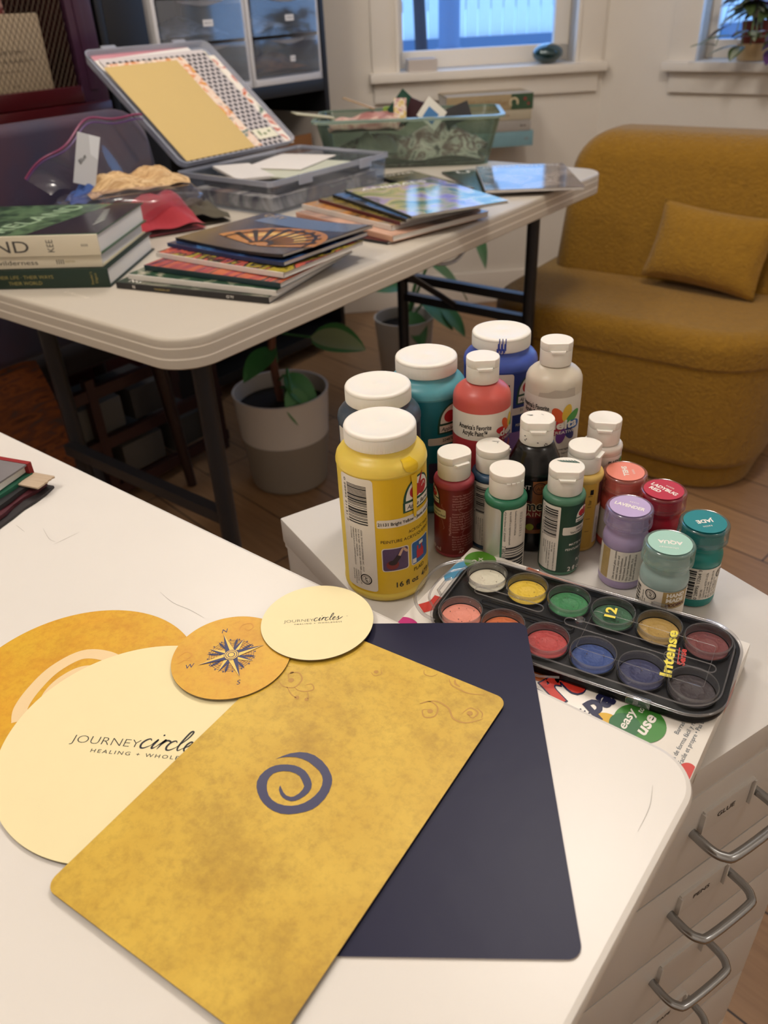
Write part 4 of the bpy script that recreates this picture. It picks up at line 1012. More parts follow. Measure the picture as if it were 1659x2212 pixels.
b.tube(hs, .0013, RINGC, 8); hi = smoothline([(-.104, .028, .0095), (-.114, .018, .0095), (-.117, 0, .0095), (-.114, -.018, .0095), (-.104, -.028, .0095)], 6); b.tube(hi, .0009, RINGC, 8)
for i in range(len(hs) - 1): pass
ou = [(p[0], p[1]) for p in hs]; inn = [(p[0], p[1]) for p in hi]; k = len(b.v); m_ = min(len(ou), len(inn))
ou = [ou[int(i * (len(ou) - 1) / (m_ - 1))] for i in range(m_)]; inn = [inn[int(i * (len(inn) - 1) / (m_ - 1))] for i in range(m_)]
b.add([(x, y, .0093) for x, y in ou] + [(x, y, .0093) for x, y in inn], [(i, i + 1, m_ + i + 1, m_ + i) for i in range(m_ - 1)], LIDC)
b.tube([(-.108, .010, .0105), (-.111, .006, .0105), (-.111, -.008, .0105), (-.107, -.012, .0105)], .0012, RINGC, 8)
b.build('handle', pal, smooth=50)
for x_ in (-.055, .045): b = MB(); b.box(x_ - .0055, x_ + .0055, hy + .0002, hy + .003, .006, .0115, RINGC, .0006); b.build('hinge', pal, smooth=40)
for x_ in (-.03, .055): b = MB(); b.box(x_ - .008, x_ + .008, -hy - .0045, -hy - .0006, .0050, .0110, RINGC, .0008); b.build('latch', pal, smooth=40)
b = MB(); b.tube([(-.040, -hy - .003, .006), (-.028, -hy - .008, .006), (-.01, -hy - .008, .006), (.002, -hy - .003, .006)], .0010, RINGC, 8)
b.build('thumb_catch', pal, smooth=40)
b = MB(); YP = mat('print_lemon', '#e8d84a', .4); e_ = ZL + .0008
def lp(a, m): flatz(a, e_, m, b)
for mm_, bold_, dz in ((INK, .075, 0), (YP, .035, .0001)):
    e_ = ZL + .0008 + dz
    lp(T('12', .0078, w=.0120, bold=bold_, rot=R(97), at=(.0150, .0235)), mm_)
    lp(T('Intense', .0074, w=.0490, bold=bold_, rot=R(97), at=(.0625, -.0005)), mm_)
lp(T('Sense', .0044, w=.0170, bold=.03, rot=R(97), at=(.0715, -.0010)), mat('print_red'))
lp(ST([(.0680, .0075), (.0702, -.0095)], .0007, k=1), mat('print_red'))
b.build('lid_print', pal, smooth=0)
# ================================================================ FOLDING TABLE AND WHAT LIES ON IT
TZ = 0.74
TU, TV = dr(51.2), dr(141.2)
TB = Vector((-.2593, 1.0049, 0))
def tp(a, v, z=0.0): q = TB + TU * a + TV * v; return Vector((q.x, q.y, z))
TABM = mat('table_plastic', '#c4bbad', .5, bump=.12, bscale=700); TLEG = mat('table_leg_steel', '#2a2a2e', .35, metal=.3); TGR = mat('table_groove', '#fbf4e8', .5)
tb = thing('folding_table', 'long beige plastic folding table with dark metal legs, covered with books and magazines', 'table', TB, R(51.2))
TL_, TW = 1.345, .66
b = MB(); pl = rrpts(0, 0, TL_, TW, .062, 10)
def inset(d, z): return [(x, y, z) for x, y in rrpts(d, d, TL_ - d, TW - d, .062 - d, 10)]
rings = [(.014, .6925), (.003, .6935), (.0, .696), (0, .7083), (.0005, .7086), (.0005, .7112), (0, .7115), (0, .7240), (.0005, .7241), (.0005, .7267), (0, .7270), (0, .7350), (.0012, .7382), (.005, .74)]
vs = []; n = len(pl)
for d, z in rings: vs += inset(d, z)
fs = [(k * n + i, k * n + (i + 1) % n, (k + 1) * n + (i + 1) % n, (k + 1) * n + i) for k in range(len(rings) - 1) for i in range(n)]
gi = [i for i, (d, z) in enumerate(rings) if d == .0005]
b.add(vs, [f for j, f in enumerate(fs) if (j // n) not in (4, 8)], TABM); b.add(vs, [f for j, f in enumerate(fs) if (j // n) in (4, 8)], TGR)
b.add(inset(.005, .74), [tuple(range(n))], TABM); b.add(list(reversed(inset(.014, .6925))), [tuple(range(n))], TABM)
b.build('table_top', tb, smooth=50)
b = MB(); flatz(T('Lifetime', .009, w=.062, bold=.0, shear=.15, rot=R(-90), at=(.062, .315)), TZ + .0002, mat('emboss_pale', '#e2d9ca', .5), b); b.build('embossed_mark', tb, smooth=0)
for a, v in ((.10, .09), (.12, .55), (1.17, .10), (1.17, .50)):
    b = MB(); b.tube([(a, v, 0.0), (a, v, .6935)], .0155, TLEG, 20); b.lathe([(.018, 0), (.018, .02), (.0156, .022)], mat('black_rubber'), 20, (a, v)); b.build('leg', tb)
for a, v0, v1, z in ((.10, .09, .55, .38), (1.17, .10, .50, .455), (1.17, .10, .50, .40)):
    b = MB(); b.bar((a, v0, z), (a, v1, z), .022, .022, TLEG); b.build('crossbar', tb, smooth=0)
for a0, a1 in ((1.17, .72),):
    b = MB(); b.tube([(a0, .32, .40), (a1, .32, .688)], .008, TLEG, 10); b.build('brace', tb)
b = MB(); b.tube(smoothline([(.85, .20, .688), (.90, .22, .60), (.98, .2, .585), (1.04, .18, .64)], 5), .004, mat('steel_ring', '#b9bcc2', .2, metal=1), 8); b.build('locking_ring', tb)

def cover_mat(name, cols, scale=14, seed=1.0, rough=.22, stretch=(1, 1, 1)):
    """printed glossy cover: soft photographic patches of several colours"""
    m = bpy.data.materials.new(name); m.use_nodes = True; nt = m.node_tree; b = nt.nodes['Principled BSDF']
    tc = nt.nodes.new('ShaderNodeTexCoord'); mp = nt.nodes.new('ShaderNodeMapping'); mp.inputs['Location'].default_value = (seed, seed, 0); mp.inputs['Scale'].default_value = stretch
    n = nt.nodes.new('ShaderNodeTexNoise'); n.inputs['Scale'].default_value = scale; n.inputs['Detail'].default_value = 3; n.inputs['Distortion'].default_value = .8
    rp = nt.nodes.new('ShaderNodeValToRGB'); rp.color_ramp.interpolation = 'LINEAR'
    e = rp.color_ramp.elements; k = len(cols)
    e[0].position = .30; e[0].color = lin(cols[0]); e[1].position = .70; e[1].color = lin(cols[-1])
    for i in range(1, k - 1):
        x = e.new(.30 + .40 * i / (k - 1)); x.color = lin(cols[i])
    nt.links.new(tc.outputs['Object'], mp.inputs[0]); nt.links.new(mp.outputs[0], n.inputs['Vector']); nt.links.new(n.outputs['Fac'], rp.inputs[0]); nt.links.new(rp.outputs[0], b.inputs['Base Color'])
    b.inputs['Roughness'].default_value = rough; b.inputs['Specular IOR Level'].default_value = .5
    return m
PAGES = mat('page_edges', '#e0ddd8', .8, bump=.5, bscale=900)
def pages_block(b, x0, x1, y0, y1, z0, z1, curve=.002): b.box(x0, x1, y0, y1, z0, z1, PAGES)
def hardback(name, label, loc, rz, w, d, t, cmat, smat, texts=(), toptexts=(), cov=.0022, group=None):
    """lying book, spine on the -y side; x = along the spine (w), y = depth (d)"""
    o = thing(name, label, 'book', loc, rz, group)
    b = MB()
    b.box(0, w, .0, d, 0, cov, cmat, .0006); b.box(0, w, 0, d, t - cov, t, cmat, .0006); b.build('cover_board', o)
    b = MB(); b.box(0, w, -.0032, .0010, 0.0002, t - .0002, smat, .0010)
    for s, h_, w_, x_, z_, m_, kw in texts: b.flat(T(s, h_, w=w_, **kw), (x_, -.0033, z_), (1, 0, 0), (0, 0, 1), m_, .0001)
    b.build('spine', o, smooth=30)
    b = MB(); b.box(.004, w - .004, .001, d - .005, cov, t - cov, PAGES); b.build('pages', o, smooth=0)
    if toptexts:
        b = MB()
        for a_, m_, e_ in toptexts: flatz(a_, t + e_, m_, b)
        b.build('cover_print', o, smooth=0)
    return o
CREAMS = mat('spine_cream', '#d3cab4', .45); DG = mat('book_dark_green', '#0e2a1e', .4); BKT = mat('book_cover_photo', '#22202a', .3, noise=.5, nscale=12)
SG = 'hardback books piled at the near end of the folding table'
bz = R(-5.5)
b0 = Vector((-.4205, 1.2830, TZ))
bx = Vector((math.cos(bz), math.sin(bz), 0))
def bookat(xoff, yoff, z, w): q = b0 - bx * (w - xoff) + Vector((-bx.y, bx.x, 0)) * yoff; return (q.x, q.y, z)
GOLD = mat('gold_foil', '#a79a5d', .4, metal=.5)
hardback('hardback_book', 'thick dark green hardback with gold spine lettering, lowest of the book pile', bookat(0, 0, TZ + .0003, .30), bz, .30, .225, .0305, mat('book_dark_green2', '#12291f', .45), DG,
    [('THEIR LIFE · THEIR WAYS', .0058, .098, .160, .0190, GOLD, {}), ('THEIR WORLD', .0058, .056, .160, .0095, GOLD, {}), ("Reader's", .0042, .020, .272, .0155, GOLD, dict(rot=PI / 2)), ('Digest', .0042, .016, .279, .0155, GOLD, dict(rot=PI / 2))], group=SG)
hardback('hardback_book', 'cream hardback lettered wilderness on its spine, middle of the book pile', bookat(-.008, .004, TZ + .0311, .29), bz + .01, .29, .215, .0200, mat('book_cream_cover', '#cfc3a0', .4), CREAMS,
    [('wilderness', .0075, .070, .150, .0100, INK, {}), ('NORTON', .0038, .016, .238, .0100, GOLD, {}), ('IIII', .0080, .012, .222, .0100, INK, {})], group=SG)
GRS = mat('cover_grass', '#5d7a58', .3, noise=.5, nscale=40, color2='#27402f')
tops = [(RR(.0, .004, .285, .218), mat('cover_violet', '#2a2530', .22, noise=.5, nscale=10), .0001), (PG([(0, .004), (.165, .004), (.232, .218), (0, .218)]), GRS, .0002)]
tops += [(T('IRELAND', .040, w=.21, rot=R(70), bold=.01, at=(.135, .112)), mat('cover_letters', '#a3bf9c', .3), .0004)]
tops += [(ST([(.255 - .004 * i, .06 + .02 * i), (.262 - .004 * i, .10 + .015 * i)], .0035, taper=True), mat('cover_white_marks', '#b9bdb6', .3), .0004) for i in range(6)]
hardback('hardback_book', 'large hardback with green cover photo and cream spine reading LAND, topmost of the book pile', bookat(-.004, 0, TZ + .0514, .285), bz, .285, .222, .0320, mat('book_green_edge', '#3d5a3c', .35), CREAMS,
    [('IRELAND', .0190, .158, .092, .0160, mat('spine_ink', '#3f3d3c', .5), dict(bold=.0)), ('KEE', .0115, .019, .2060, .0160, mat('spine_ink'), dict(rot=PI / 2)), ('IIII', .0040, .010, .262, .016, mat('spine_ink'), {})], tops, group=SG)

def magazine(label, loc, rz, w, d, t, cm, spinem, group, texts=(), curl=0.0, sag=.0, patch=None):
    """lying magazine; spine on the -y side; local x along the spine; curl lifts the far +x edge"""
    o = thing('magazine', label, 'magazine', loc, rz, group)
    def zc(x, y): return curl * max(0.0, (x / w - .35)) ** 2 + sag * math.sin(PI * min(max(y / d, 0), 1)) * (x / w)
    def slab(z0, z1, ins, m, nx=14, ny=6):
        b = MB(); xs = [ins + (w - 2 * ins) * i / nx for i in range(nx + 1)]; ys = [ins * .3 + (d - ins * 1.3) * j / ny for j in range(ny + 1)]
        vs = [(x, y, z0 + zc(x, y)) for x in xs for y in ys] + [(x, y, z1 + zc(x, y)) for x in xs for y in ys]; K = (nx + 1) * (ny + 1); fs = []
        for i in range(nx):
            for j in range(ny):
                q = (i * (ny + 1) + j, (i + 1) * (ny + 1) + j, (i + 1) * (ny + 1) + j + 1, i * (ny + 1) + j + 1)
                fs.append(tuple(a + K for a in q)); fs.append(tuple(reversed(q)))
        def side(ids):
            for a, c in zip(ids[:-1], ids[1:]): fs.append((a, c, c + K, a + K))
        side([i * (ny + 1) for i in range(nx + 1)]); side([nx * (ny + 1) + j for j in range(ny + 1)]); side([i * (ny + 1) + ny for i in range(nx, -1, -1)]); side([j for j in range(ny, -1, -1)])
        return b.add(vs, fs, m)
    slab(.0004, t - .0004, .0015, PAGES).build('pages', o, smooth=40)
    c = slab(t - .0004, t, 0, cm); c.v and None
    for i_, (a_, m_) in enumerate(texts):
        a2 = slice2(a_, .012); c.add([(x, y, t + zc(x, y) + .0004 + .00025 * i_) for x, y in a2[0]], a2[1], m_)
    slab2 = slab(0, .0004, 0, spinem); k = len(c.v); c.v += slab2.v; mi = c.mi(spinem); c.f += [tuple(i + k for i in f_) for f_ in slab2.f]; c.m += [mi] * len(slab2.f)
    c.build('cover', o, smooth=40)
    b = MB(); b.box(0, w, -.0006, .0006, 0.0002, t, spinem)
    nx = 14; b = MB(); vs = []; fs = []
    for i in range(nx + 1):
        x = w * i / nx; vs += [(x, -.0005, zc(x, 0)), (x, -.0005, t + zc(x, 0)), (x, .001, t + zc(x, 0) + .0001), (x, .001, zc(x, 0))]
    for i in range(nx):
        for q in range(4): fs.append((4 * i + q, 4 * (i + 1) + q, 4 * (i + 1) + (q + 1) % 4, 4 * i + (q + 1) % 4))
    b.add(vs, fs, spinem)
    for s, h_, x_, m_ in (patch or ()): b.flat(T(s, h_, bold=.02), (x_, -.0006, t * .5), (1, 0, 0), (0, 0, 1), m_, .0001)
    b.build('spine', o, smooth=20)
    return o
MG1 = 'magazines fanned beside the book pile'
blk = mat('mag_black', '#17161a', .25); wht = mat('mag_white', '#ded9d2', .35)
m0 = Vector((-.1560, 1.1830, TZ)); mang = 156.0      # near right corner; spine runs up-left in the picture
NEAR = [(-.1540, 1.1560, 155, .282), (-.1420, 1.1590, 153, .280), (-.1360, 1.1660, 149.5, .268), (-.1310, 1.1830, 144, .278), (-.1320, 1.2080, 141, .270), (-.1330, 1.2160, 138.5, .262)]
def mp_(i, z): x, y, a, w = NEAR[i]; q = Vector((x, y, 0)) + dr(a) * w; return (q.x, q.y, z), R(a - 180), w
mr = R(mang - 180)
W_ = .285
magazine('black-spined magazine lying at the bottom of the near magazine pile', *mp_(0, TZ + .0003), .215, .0095, cover_mat('cov_a', ['#1b1c20', '#3c4a3a', '#8a8577'], 20, 1), blk, MG1, [(T('NG', .012, al='L', at=(.02, .012)), WHITEP)], patch=[('CI TY', .004, .215, WHITEP), ('CANADIAN ART', .003, .09, mat('mag_gold', '#a08d55', .4)), ('N', .005, .035, WHITEP)])
magazine('magazine with white spine and green landscape cover, second from the bottom of the near pile', *mp_(1, TZ + .0105), .21, .0080, cover_mat('cov_b', ['#20362c', '#35533c', '#c9bfa9'], 22, 2), wht, MG1)
magazine('magazine with orange and purple sunset streaks, third from the bottom of the near pile', *mp_(2, TZ + .0192), .21, .0080, cover_mat('cov_c', ['#1c3440', '#c5623a', '#9a3a46', '#3a2440'], 12, 3, stretch=(3.5, .5, 1)), mat('mag_teal', '#163238', .3), MG1)
magazine('magazine with white spine and colourful still life, third from the top of near pile', *mp_(3, TZ + .0278), .205, .0075, cover_mat('cov_d', ['#2a2350', '#c85f48', '#1b1a28', '#b9a53a', '#1b1a28'], 20, 7, stretch=(2, 1, 1)), wht, MG1, curl=.004)
magazine('magazine with blue cover just below the sunset wheel cover', *mp_(4, TZ + .0358), .205, .0060, cover_mat('cov_e', ['#4b7fb5', '#283a66', '#1e2233'], 15, 5), mat('mag_blue', '#22315c', .3), MG1, curl=.010)
def rays():
    out = []
    for i in range(9):
        a = R(20 + 17 * i); out.append(ST([(.165 + .018 * math.cos(a), .035 + .018 * math.sin(a)), (.165 + .105 * math.cos(a), .035 + .105 * math.sin(a))], .004, k=1, w1=.010))
    return J2(*out)
magazine('magazine showing an orange sunset behind a dark ferris wheel, topmost of the near pile', *mp_(5, TZ + .0425), .210, .0045, cover_mat('cov_f', ['#221c22', '#3a3036', '#4a3c34', '#2a2630'], 9, 2.3, rough=.15, stretch=(1, 1.6, 1)), blk, MG1,
    [(RR(.03, .150, .255, .208), mat('cover_sky', '#66738c', .15)), (RING(.165, .030, .004, .118, a0=.15, a1=2.95), mat('wheel_orange', '#b8772f', .15)), (RING(.165, .035, .060, .080, a0=.5, a1=2.6), mat('wheel_gold', '#e3b45c', .15)), (J2(RING(.165, .035, .020, .027, a0=.1, a1=3.0), RING(.165, .035, .092, .098, a0=.1, a1=3.0), rays()), mat('wheel_dark', '#231815', .3)), (T('CITY', .016, w=.05, rot=PI / 2 * 0, at=(.045, .19)), mat('cover_sepia', '#c9a777', .3))], curl=.020)

MG2 = 'magazines stacked in the middle of the table'
def mag_from(cx, cy, ang, w, d, z, t, label, cm, sm, **k):
    """near right corner cx,cy ; spine direction ang"""
    q = Vector((cx, cy, 0)) + dr(ang) * w
    return magazine(label, (q.x, q.y, z), R(ang - 180), w, d, t, cm, sm, MG2, **k)
z = TZ + .0003
mag_from(.030, 1.4557, 140, .285, .21, z, .005, 'magazine with a red cover, lowest of the middle stack, sticking out to the left', cover_mat('cov_g', ['#6d2230', '#3a1a22', '#8a2a34'], 9, 4), blk); z += .0056
SALM = mat('mag_salmon', '#d8a88c', .4)
mag_from(.0395, 1.4530, 129, .298, .25, z, .010, 'thick magazine with salmon pink cover, second from the bottom of the middle stack', cover_mat('cov_h', ['#d9a98f', '#caa08a', '#7d6a68'], 9, 5), SALM); z += .0106
mag_from(.039, 1.4900, 128.5, .282, .235, z, .009, 'magazine with white spine and brown landscape cover in the middle stack', cover_mat('cov_i', ['#3a3a24', '#c98b4a', '#9b8f7a'], 16, 6), wht); z += .0096
mag_from(.055, 1.4860, 124, .280, .21, z, .006, 'magazine with wine red spine in the middle stack', cover_mat('cov_j', ['#2b2a20', '#8c7a3c', '#4a2030'], 16, 7), mat('mag_wine', '#5a1c28', .3)); z += .0065
mag_from(.065, 1.4800, 119.5, .280, .21, z, .006, 'magazine with dark blue cover strip in the middle stack', cover_mat('cov_k', ['#1d2a44', '#4a6ea0', '#222838'], 16, 8), blk); z += .0065
mag_from(.0747, 1.4730, 115, .288, .208, z, .005, 'glossy magazine with leafy green cover and white title, topmost of the middle stack', cover_mat('cov_l', ['#1f2c1a', '#5b7a3a', '#a8a06a', '#8f7fae', '#33422a'], 13, 9, rough=.10), mat('mag_olive', '#32381f', .3), texts=[(T('ANIMALS', .020, w=.15, rot=PI / 2, at=(.022, .10)), WHITEP)])

MG3 = 'magazines at the far end of the table'
def mag3(cx, cy, ang, w, d, z, t, label, cm, sm, **k):
    q = Vector((cx, cy, 0)) + dr(ang) * w
    return magazine(label, (q.x, q.y, z), R(ang - 180), w, d, t, cm, sm, MG3, **k)
mag3(.2500, 1.8200, 103, .29, .21, TZ + .0003, .005, 'dark green magazine with white title peeking out under the grey one at the table end', cover_mat('cov_m', ['#1c2a24', '#3b4a3c', '#11181a'], 12, 3), blk, texts=[(T('UTAH', .028, w=.14, rot=PI / 2, at=(.028, .10)), WHITEP)])
mag3(.150, 1.830, 118, .27, .10, TZ + .0058, .004, 'brown and olive magazine partly hidden between the middle stack and the bin', cover_mat('cov_n', ['#3a3226', '#7d7458', '#1c1f1a'], 12, 6), blk, texts=[(T('DIVER', .016, w=.08, rot=PI / 2, at=(.02, .05)), WHITEP)])
mag3(.2520, 1.8020, 87, .285, .212, TZ + .0104, .006, 'glossy grey brown magazine reflecting the window at the far corner of the table', cover_mat('cov_o', ['#5b4f4c', '#8f8178', '#4a403f', '#6d6068'], 9, 4.4, rough=.08), mat('mag_taupe', '#8f8480', .3), texts=[(T('GRAND CANYON', .014, w=.18, rot=PI / 2, at=(.018, .106)), WHITEP)])

# ---- clear scrapbook case with raised lid
CLR = clear('case_plastic', '#eef1f6', .07, .5, .12, .10, '#b4bccb'); CLRW = clear('case_rim', '#e8ecf4', .14, .6, .15, .55, '#c3c8d6')
cs = thing('scrapbook_case', 'clear plastic case with its lid propped open on the table', 'storage case', (-.1985, 1.7210, TZ), R(50.5))
def tray_shell(b, x0, x1, y0, y1, z0, z1, t, m, taper=.006, r=.012):
    o0 = rrpts(x0 + taper, y0 + taper, x1 - taper, y1 - taper, r, 5); o1 = rrpts(x0, y0, x1, y1, r, 5)
    i1 = rrpts(x0 + t, y0 + t, x1 - t, y1 - t, r, 5); i0 = rrpts(x0 + taper + t, y0 + taper + t, x1 - taper - t, y1 - taper - t, r, 5); n = len(o0)
    vs = [(x, y, z0) for x, y in o0] + [(x, y, z1) for x, y in o1] + [(x, y, z1) for x, y in i1] + [(x, y, z0 + t) for x, y in i0]
    b.add(vs, [(k * n + i, k * n + (i + 1) % n, (k + 1) * n + (i + 1) % n, (k + 1) * n + i) for k in range(3) for i in range(n)] + [tuple(range(3 * n, 4 * n)), tuple(reversed(range(n)))], m)
CWX, CWY, CHZ = .395, .290, .068
b = MB(); tray_shell(b, 0, CWX, 0, CWY, .0005, CHZ, .002, CLR); b.build('case_body', cs, smooth=40)
b = MB()
for p in (rrpts(-.003, -.003, CWX + .003, CWY + .003, .014, 5),):
    q = rrpts(.003, .003, CWX - .003, CWY - .003, .010, 5); n = len(p)
    b.add([(x, y, CHZ - .010) for x, y in p] + [(x, y, CHZ) for x, y in p] + [(x, y, CHZ) for x, y in q] + [(x, y, CHZ - .006) for x, y in q], [(k * n + i, k * n + (i + 1) % n, (k + 1) * n + (i + 1) % n, (k + 1) * n + i) for k in range(3) for i in range(n)], CLRW)
for x_ in (.10, .30): b.box(x_ - .02, x_ + .02, -.008, -.003, CHZ - .018, CHZ + .002, CLRW, .001)
b.build('rim', cs, smooth=30)
lidM = Matrix.Translation((0.012, CWY + .001, CHZ + .001)) @ Matrix.Rotation(R(37), 4, 'X')
LL = .365; LWX = .372
b = MB(); tray_shell(b, 0, LWX, 0, LL, -.002, .016, .002, CLRW, .004, .02)
for x_ in (.08, .29): b.box(x_ - .02, x_ + .02, LL - .002, LL + .012, .002, .014, CLRW, .002)
b.xf(lidM); b.build('case_lid', cs, smooth=40)
# sheets resting in the lid
def lid_sheet(name, label, cat, x0, x1, y0, y1, z, m, rot=0.0, art=(), t=.0006, group='patterned papers leaning in the open case lid'):
    b = MB(); b.box(x0, x1, y0, y1, z, z + t, m)
    for a_, m_ in art: flatz(a_, z + t + .0003, m_, b)
    cx_, cy_ = (x0 + x1) / 2, (y0 + y1) / 2
    b.xf(Matrix.Translation((cx_, cy_, 0)) @ Matrix.Rotation(R(rot), 4, 'Z') @ Matrix.Translation((-cx_, -cy_, 0)))
    Mx = Matrix.Translation(cs.location) @ Matrix.Rotation(R(50.5), 4, 'Z') @ lidM
    o = b.build(name, smooth=0); o.matrix_world = Mx; return tag(o, label, cat, group)
lid_sheet('paper_sheet', 'white sheet with a pink edge sticking out at the upper left of the case lid', 'paper', .030, .32, .03, .368, .003, mat('paper_white', '#e8e2dc', .6), 3, [(RR(.030, .352, .32, .367), mat('paper_pinkband', '#c98a94', .6))])
FL = cover_mat('floral_paper', ['#1f5a44', '#ece4d8', '#f0e9df', '#c65a4a', '#e0b040'], 26, 3, .6)
lid_sheet('paper_sheet', 'floral paper with green leaves at the right edge of the case lid', 'paper', .075, .372, .006, .325, .0045, FL, -1)
lid_sheet('paper_sheet', 'cream sheet edge showing behind the honeycomb patterned paper', 'paper', .045, .345, .012, .340, .006, mat('paper_cream', '#e3dcc0', .6), -1)
HNY = mat('honey_base', '#cfc6c4', .6); HN = mat('honey_ink', '#37343a', .6)
hx_ = []
rr_ = 0; yy_ = .014
while yy_ < .335:
    xx_ = .037 + (.0085 if rr_ % 2 else 0)
    while xx_ < .338: hx_.append(EL(xx_, yy_, .0056, .0060, 6)); hx_.append(EL(xx_ + .0085, yy_ + .0022, .0012, .0012, 6)); hx_.append(EL(xx_ + .0085, yy_ - .0022, .0012, .0012, 6)); xx_ += .017
    yy_ += .0135; rr_ += 1
lid_sheet('paper_sheet', 'black and white honeycomb patterned paper under the yellow sheet', 'paper', .030, .342, .006, .342, .0075, HNY, 0, [(J2(*hx_), HN)])
TRI = []; rdt = random.Random(4)
tb_ = MB()
lid_sheet('paper_sheet', 'paper with coloured triangles showing along the right edge of the yellow sheet', 'paper', .035, .262, .012, .322, .009, cover_mat('triangle_paper', ['#2d6f6c', '#e8c9b4', '#ecdcc8', '#d98a5a', '#e2b13c'], 40, 3, .6), 0)
lid_sheet('paper_sheet', 'small pale card with olive leaves at the lower right of the honeycomb paper', 'paper', .268, .335, .030, .062, .0090, mat('leafcard', '#e9e4cc', .6), 0, [(J2(EL(.285, .048, .004, .009), EL(.30, .044, .006, .004), EL(.318, .05, .005, .004)), mat('olive_leaf', '#8a9468', .6))])
lid_sheet('paper_sheet', 'plain yellow sheet on top in the open case lid', 'paper', .022, .235, .010, .312, .0105, mat('paper_yellow', '#cfb272', .7), 0)
# contents of the case
def loose(name, label, cat, x0, x1, y0, y1, z, m, rot=0, tilt=(0, 0), t=.003, par=None, group=None):
    b = MB(); b.box(-(x1 - x0) / 2, (x1 - x0) / 2, -(y1 - y0) / 2, (y1 - y0) / 2, 0, t, m, .0004)
    cen = cs.location + (dr(50.5) * ((x0 + x1) / 2) + dr(140.5) * ((y0 + y1) / 2)); o = b.build(name, smooth=0)
    o.location = (cen.x, cen.y, TZ + z); o.rotation_euler = (R(tilt[0]), R(tilt[1]), R(50.5 + rot)); return tag(o, label, cat, group)
loose('notepad', 'black folder lying in the clear case', 'folder', .05, .36, .03, .26, .034, mat('folder_black', '#1b1a1e', .4), 0, (0, 0), .012)
loose('paper_pile', 'pile of scrap papers at the bottom of the clear case', 'paper', .02, .37, .02, .27, .005, cover_mat('scraps', ['#6b5a50', '#c9c0b4', '#3a3440', '#8b6f62'], 14, 2, .6), 0, (0, 0), .026)
loose('notepad', 'pale grey green paper block on the black folder', 'paper', .11, .33, .05, .24, .048, mat('pad_pale', '#c5c7b4', .6), 7, (0, 0), .004)
loose('paper_sheet', 'white sheet with black bars on the paper block in the case', 'paper', .17, .36, .12, .27, .0535, mat('paper_white'), 16, (0, 0), .002)
loose('paper_sheet', 'crumpled white tissue on the left in the clear case', 'paper', .06, .15, .12, .26, .054, mat('tissue', '#d9d4cf', .7, bump=1, bscale=60), -20, (4, 3), .006)

# ---- green clear bin full of scraps
bn = thing('plastic_bin', 'translucent grey green plastic bin full of scraps at the far end of the table', 'bin', (-.128, 2.205, TZ), R(-4))
GB_ = clear('bin_plastic', '#e0e9e2', .05, .4, .12, .10, '#93a598'); GR_ = clear('bin_rim', '#c8dccf', .16, .5, .15, .62, '#93aa9b')
BW, BD, BH = .470, .235, .118
b = MB(); tray_shell(b, 0.0, BW, 0, BD, .0005, BH, .002, GB_, .028, .03); b.build('bin_body', bn, smooth=40)
b = MB(); p = rrpts(-.010, -.010, BW + .010, BD + .010, .035, 6); q = rrpts(.002, .002, BW - .002, BD - .002, .028, 6); n = len(p)
b.add([(x, y, BH - .006) for x, y in p] + [(x, y, BH) for x, y in p] + [(x, y, BH + .0015) for x, y in q] + [(x, y, BH - .004) for x, y in q], [(k * n + i, k * n + (i + 1) % n, (k + 1) * n + (i + 1) % n, (k + 1) * n + i) for k in range(3) for i in range(n)], GR_); b.build('rim', bn, smooth=40)
def inbin(name, label, cat, mb, x, y, z, rz=0, rx=0, ry=0, group=None, smooth=40):
    o = mb.build(name, smooth=smooth); v = Vector(bn.location) + dr(-4) * x + dr(86) * y; o.location = (v.x, v.y, TZ + z); o.rotation_euler = (R(rx), R(ry), R(rz - 4)); return tag(o, label, cat, group)
def cloth(w, d, h, m, seed, n=26, fold=6):
    rd = random.Random(seed); ph_ = [rd.uniform(0, 6) for _ in range(6)]; b = MB()
    def fn(u, v):
        x, y = (u - .5) * w, (v - .5) * d; e = (math.sin(PI * min(max(u, .02), .98)) * math.sin(PI * min(max(v, .02), .98))) ** .4
        z_ = h * e * (.65 + .2 * math.sin(fold * u + ph_[0] + 2 * v) + .18 * math.sin(fold * 1.7 * v + ph_[1]) + .1 * math.sin(fold * 2.6 * (u + v) + ph_[2]))
        return (x * (1 + .08 * math.sin(7 * v + ph_[3])), y * (1 + .08 * math.sin(8 * u + ph_[4])), z_)
    b.grid(fn, n, n, m); b.grid(lambda u, v: (fn(u, v)[0], fn(u, v)[1], 0), 2, 2, m); return b
inbin('fabric_scraps', 'packed patterned fabric scraps pressed against the front of the bin', 'fabric', cloth(.39, .17, .098, cover_mat('fab1', ['#3a3430', '#c9c3ba', '#6e4a48', '#d9d1c6', '#4f4a48'], 20, 3, .8), 3), .235, .115, .006)
inbin('fabric_piece', 'dusty pink fabric heaped at the left end of the bin', 'fabric', cloth(.19, .17, .045, cover_mat('fab2', ['#b98c84', '#a06a66', '#d3b3a4', '#8c2f36'], 14, 5, .8), 8), .125, .10, .090)
inbin('fabric_piece', 'dark grey fabric along the bottom of the bin', 'fabric', cloth(.36, .15, .05, mat('fab_grey', '#4c4f4b', .8, noise=.4, nscale=30), 11), .24, .11, .003)
inbin('fabric_piece', 'pale striped cloth bundle in the left half of the bin', 'fabric', cloth(.10, .08, .065, mat('fab_stripe', '#a7aaa2', .8, bump=.8, bscale=160), 14), .15, .075, .030, 10)
b = MB(); b.box(-.032, .032, -.001, .001, -.03, .035, mat('card_green', '#1d4a3a', .5)); inbin('paper_card', 'dark green card corner sticking up from the bin', 'card', b, .222, .145, .125, 12, 0, 42)
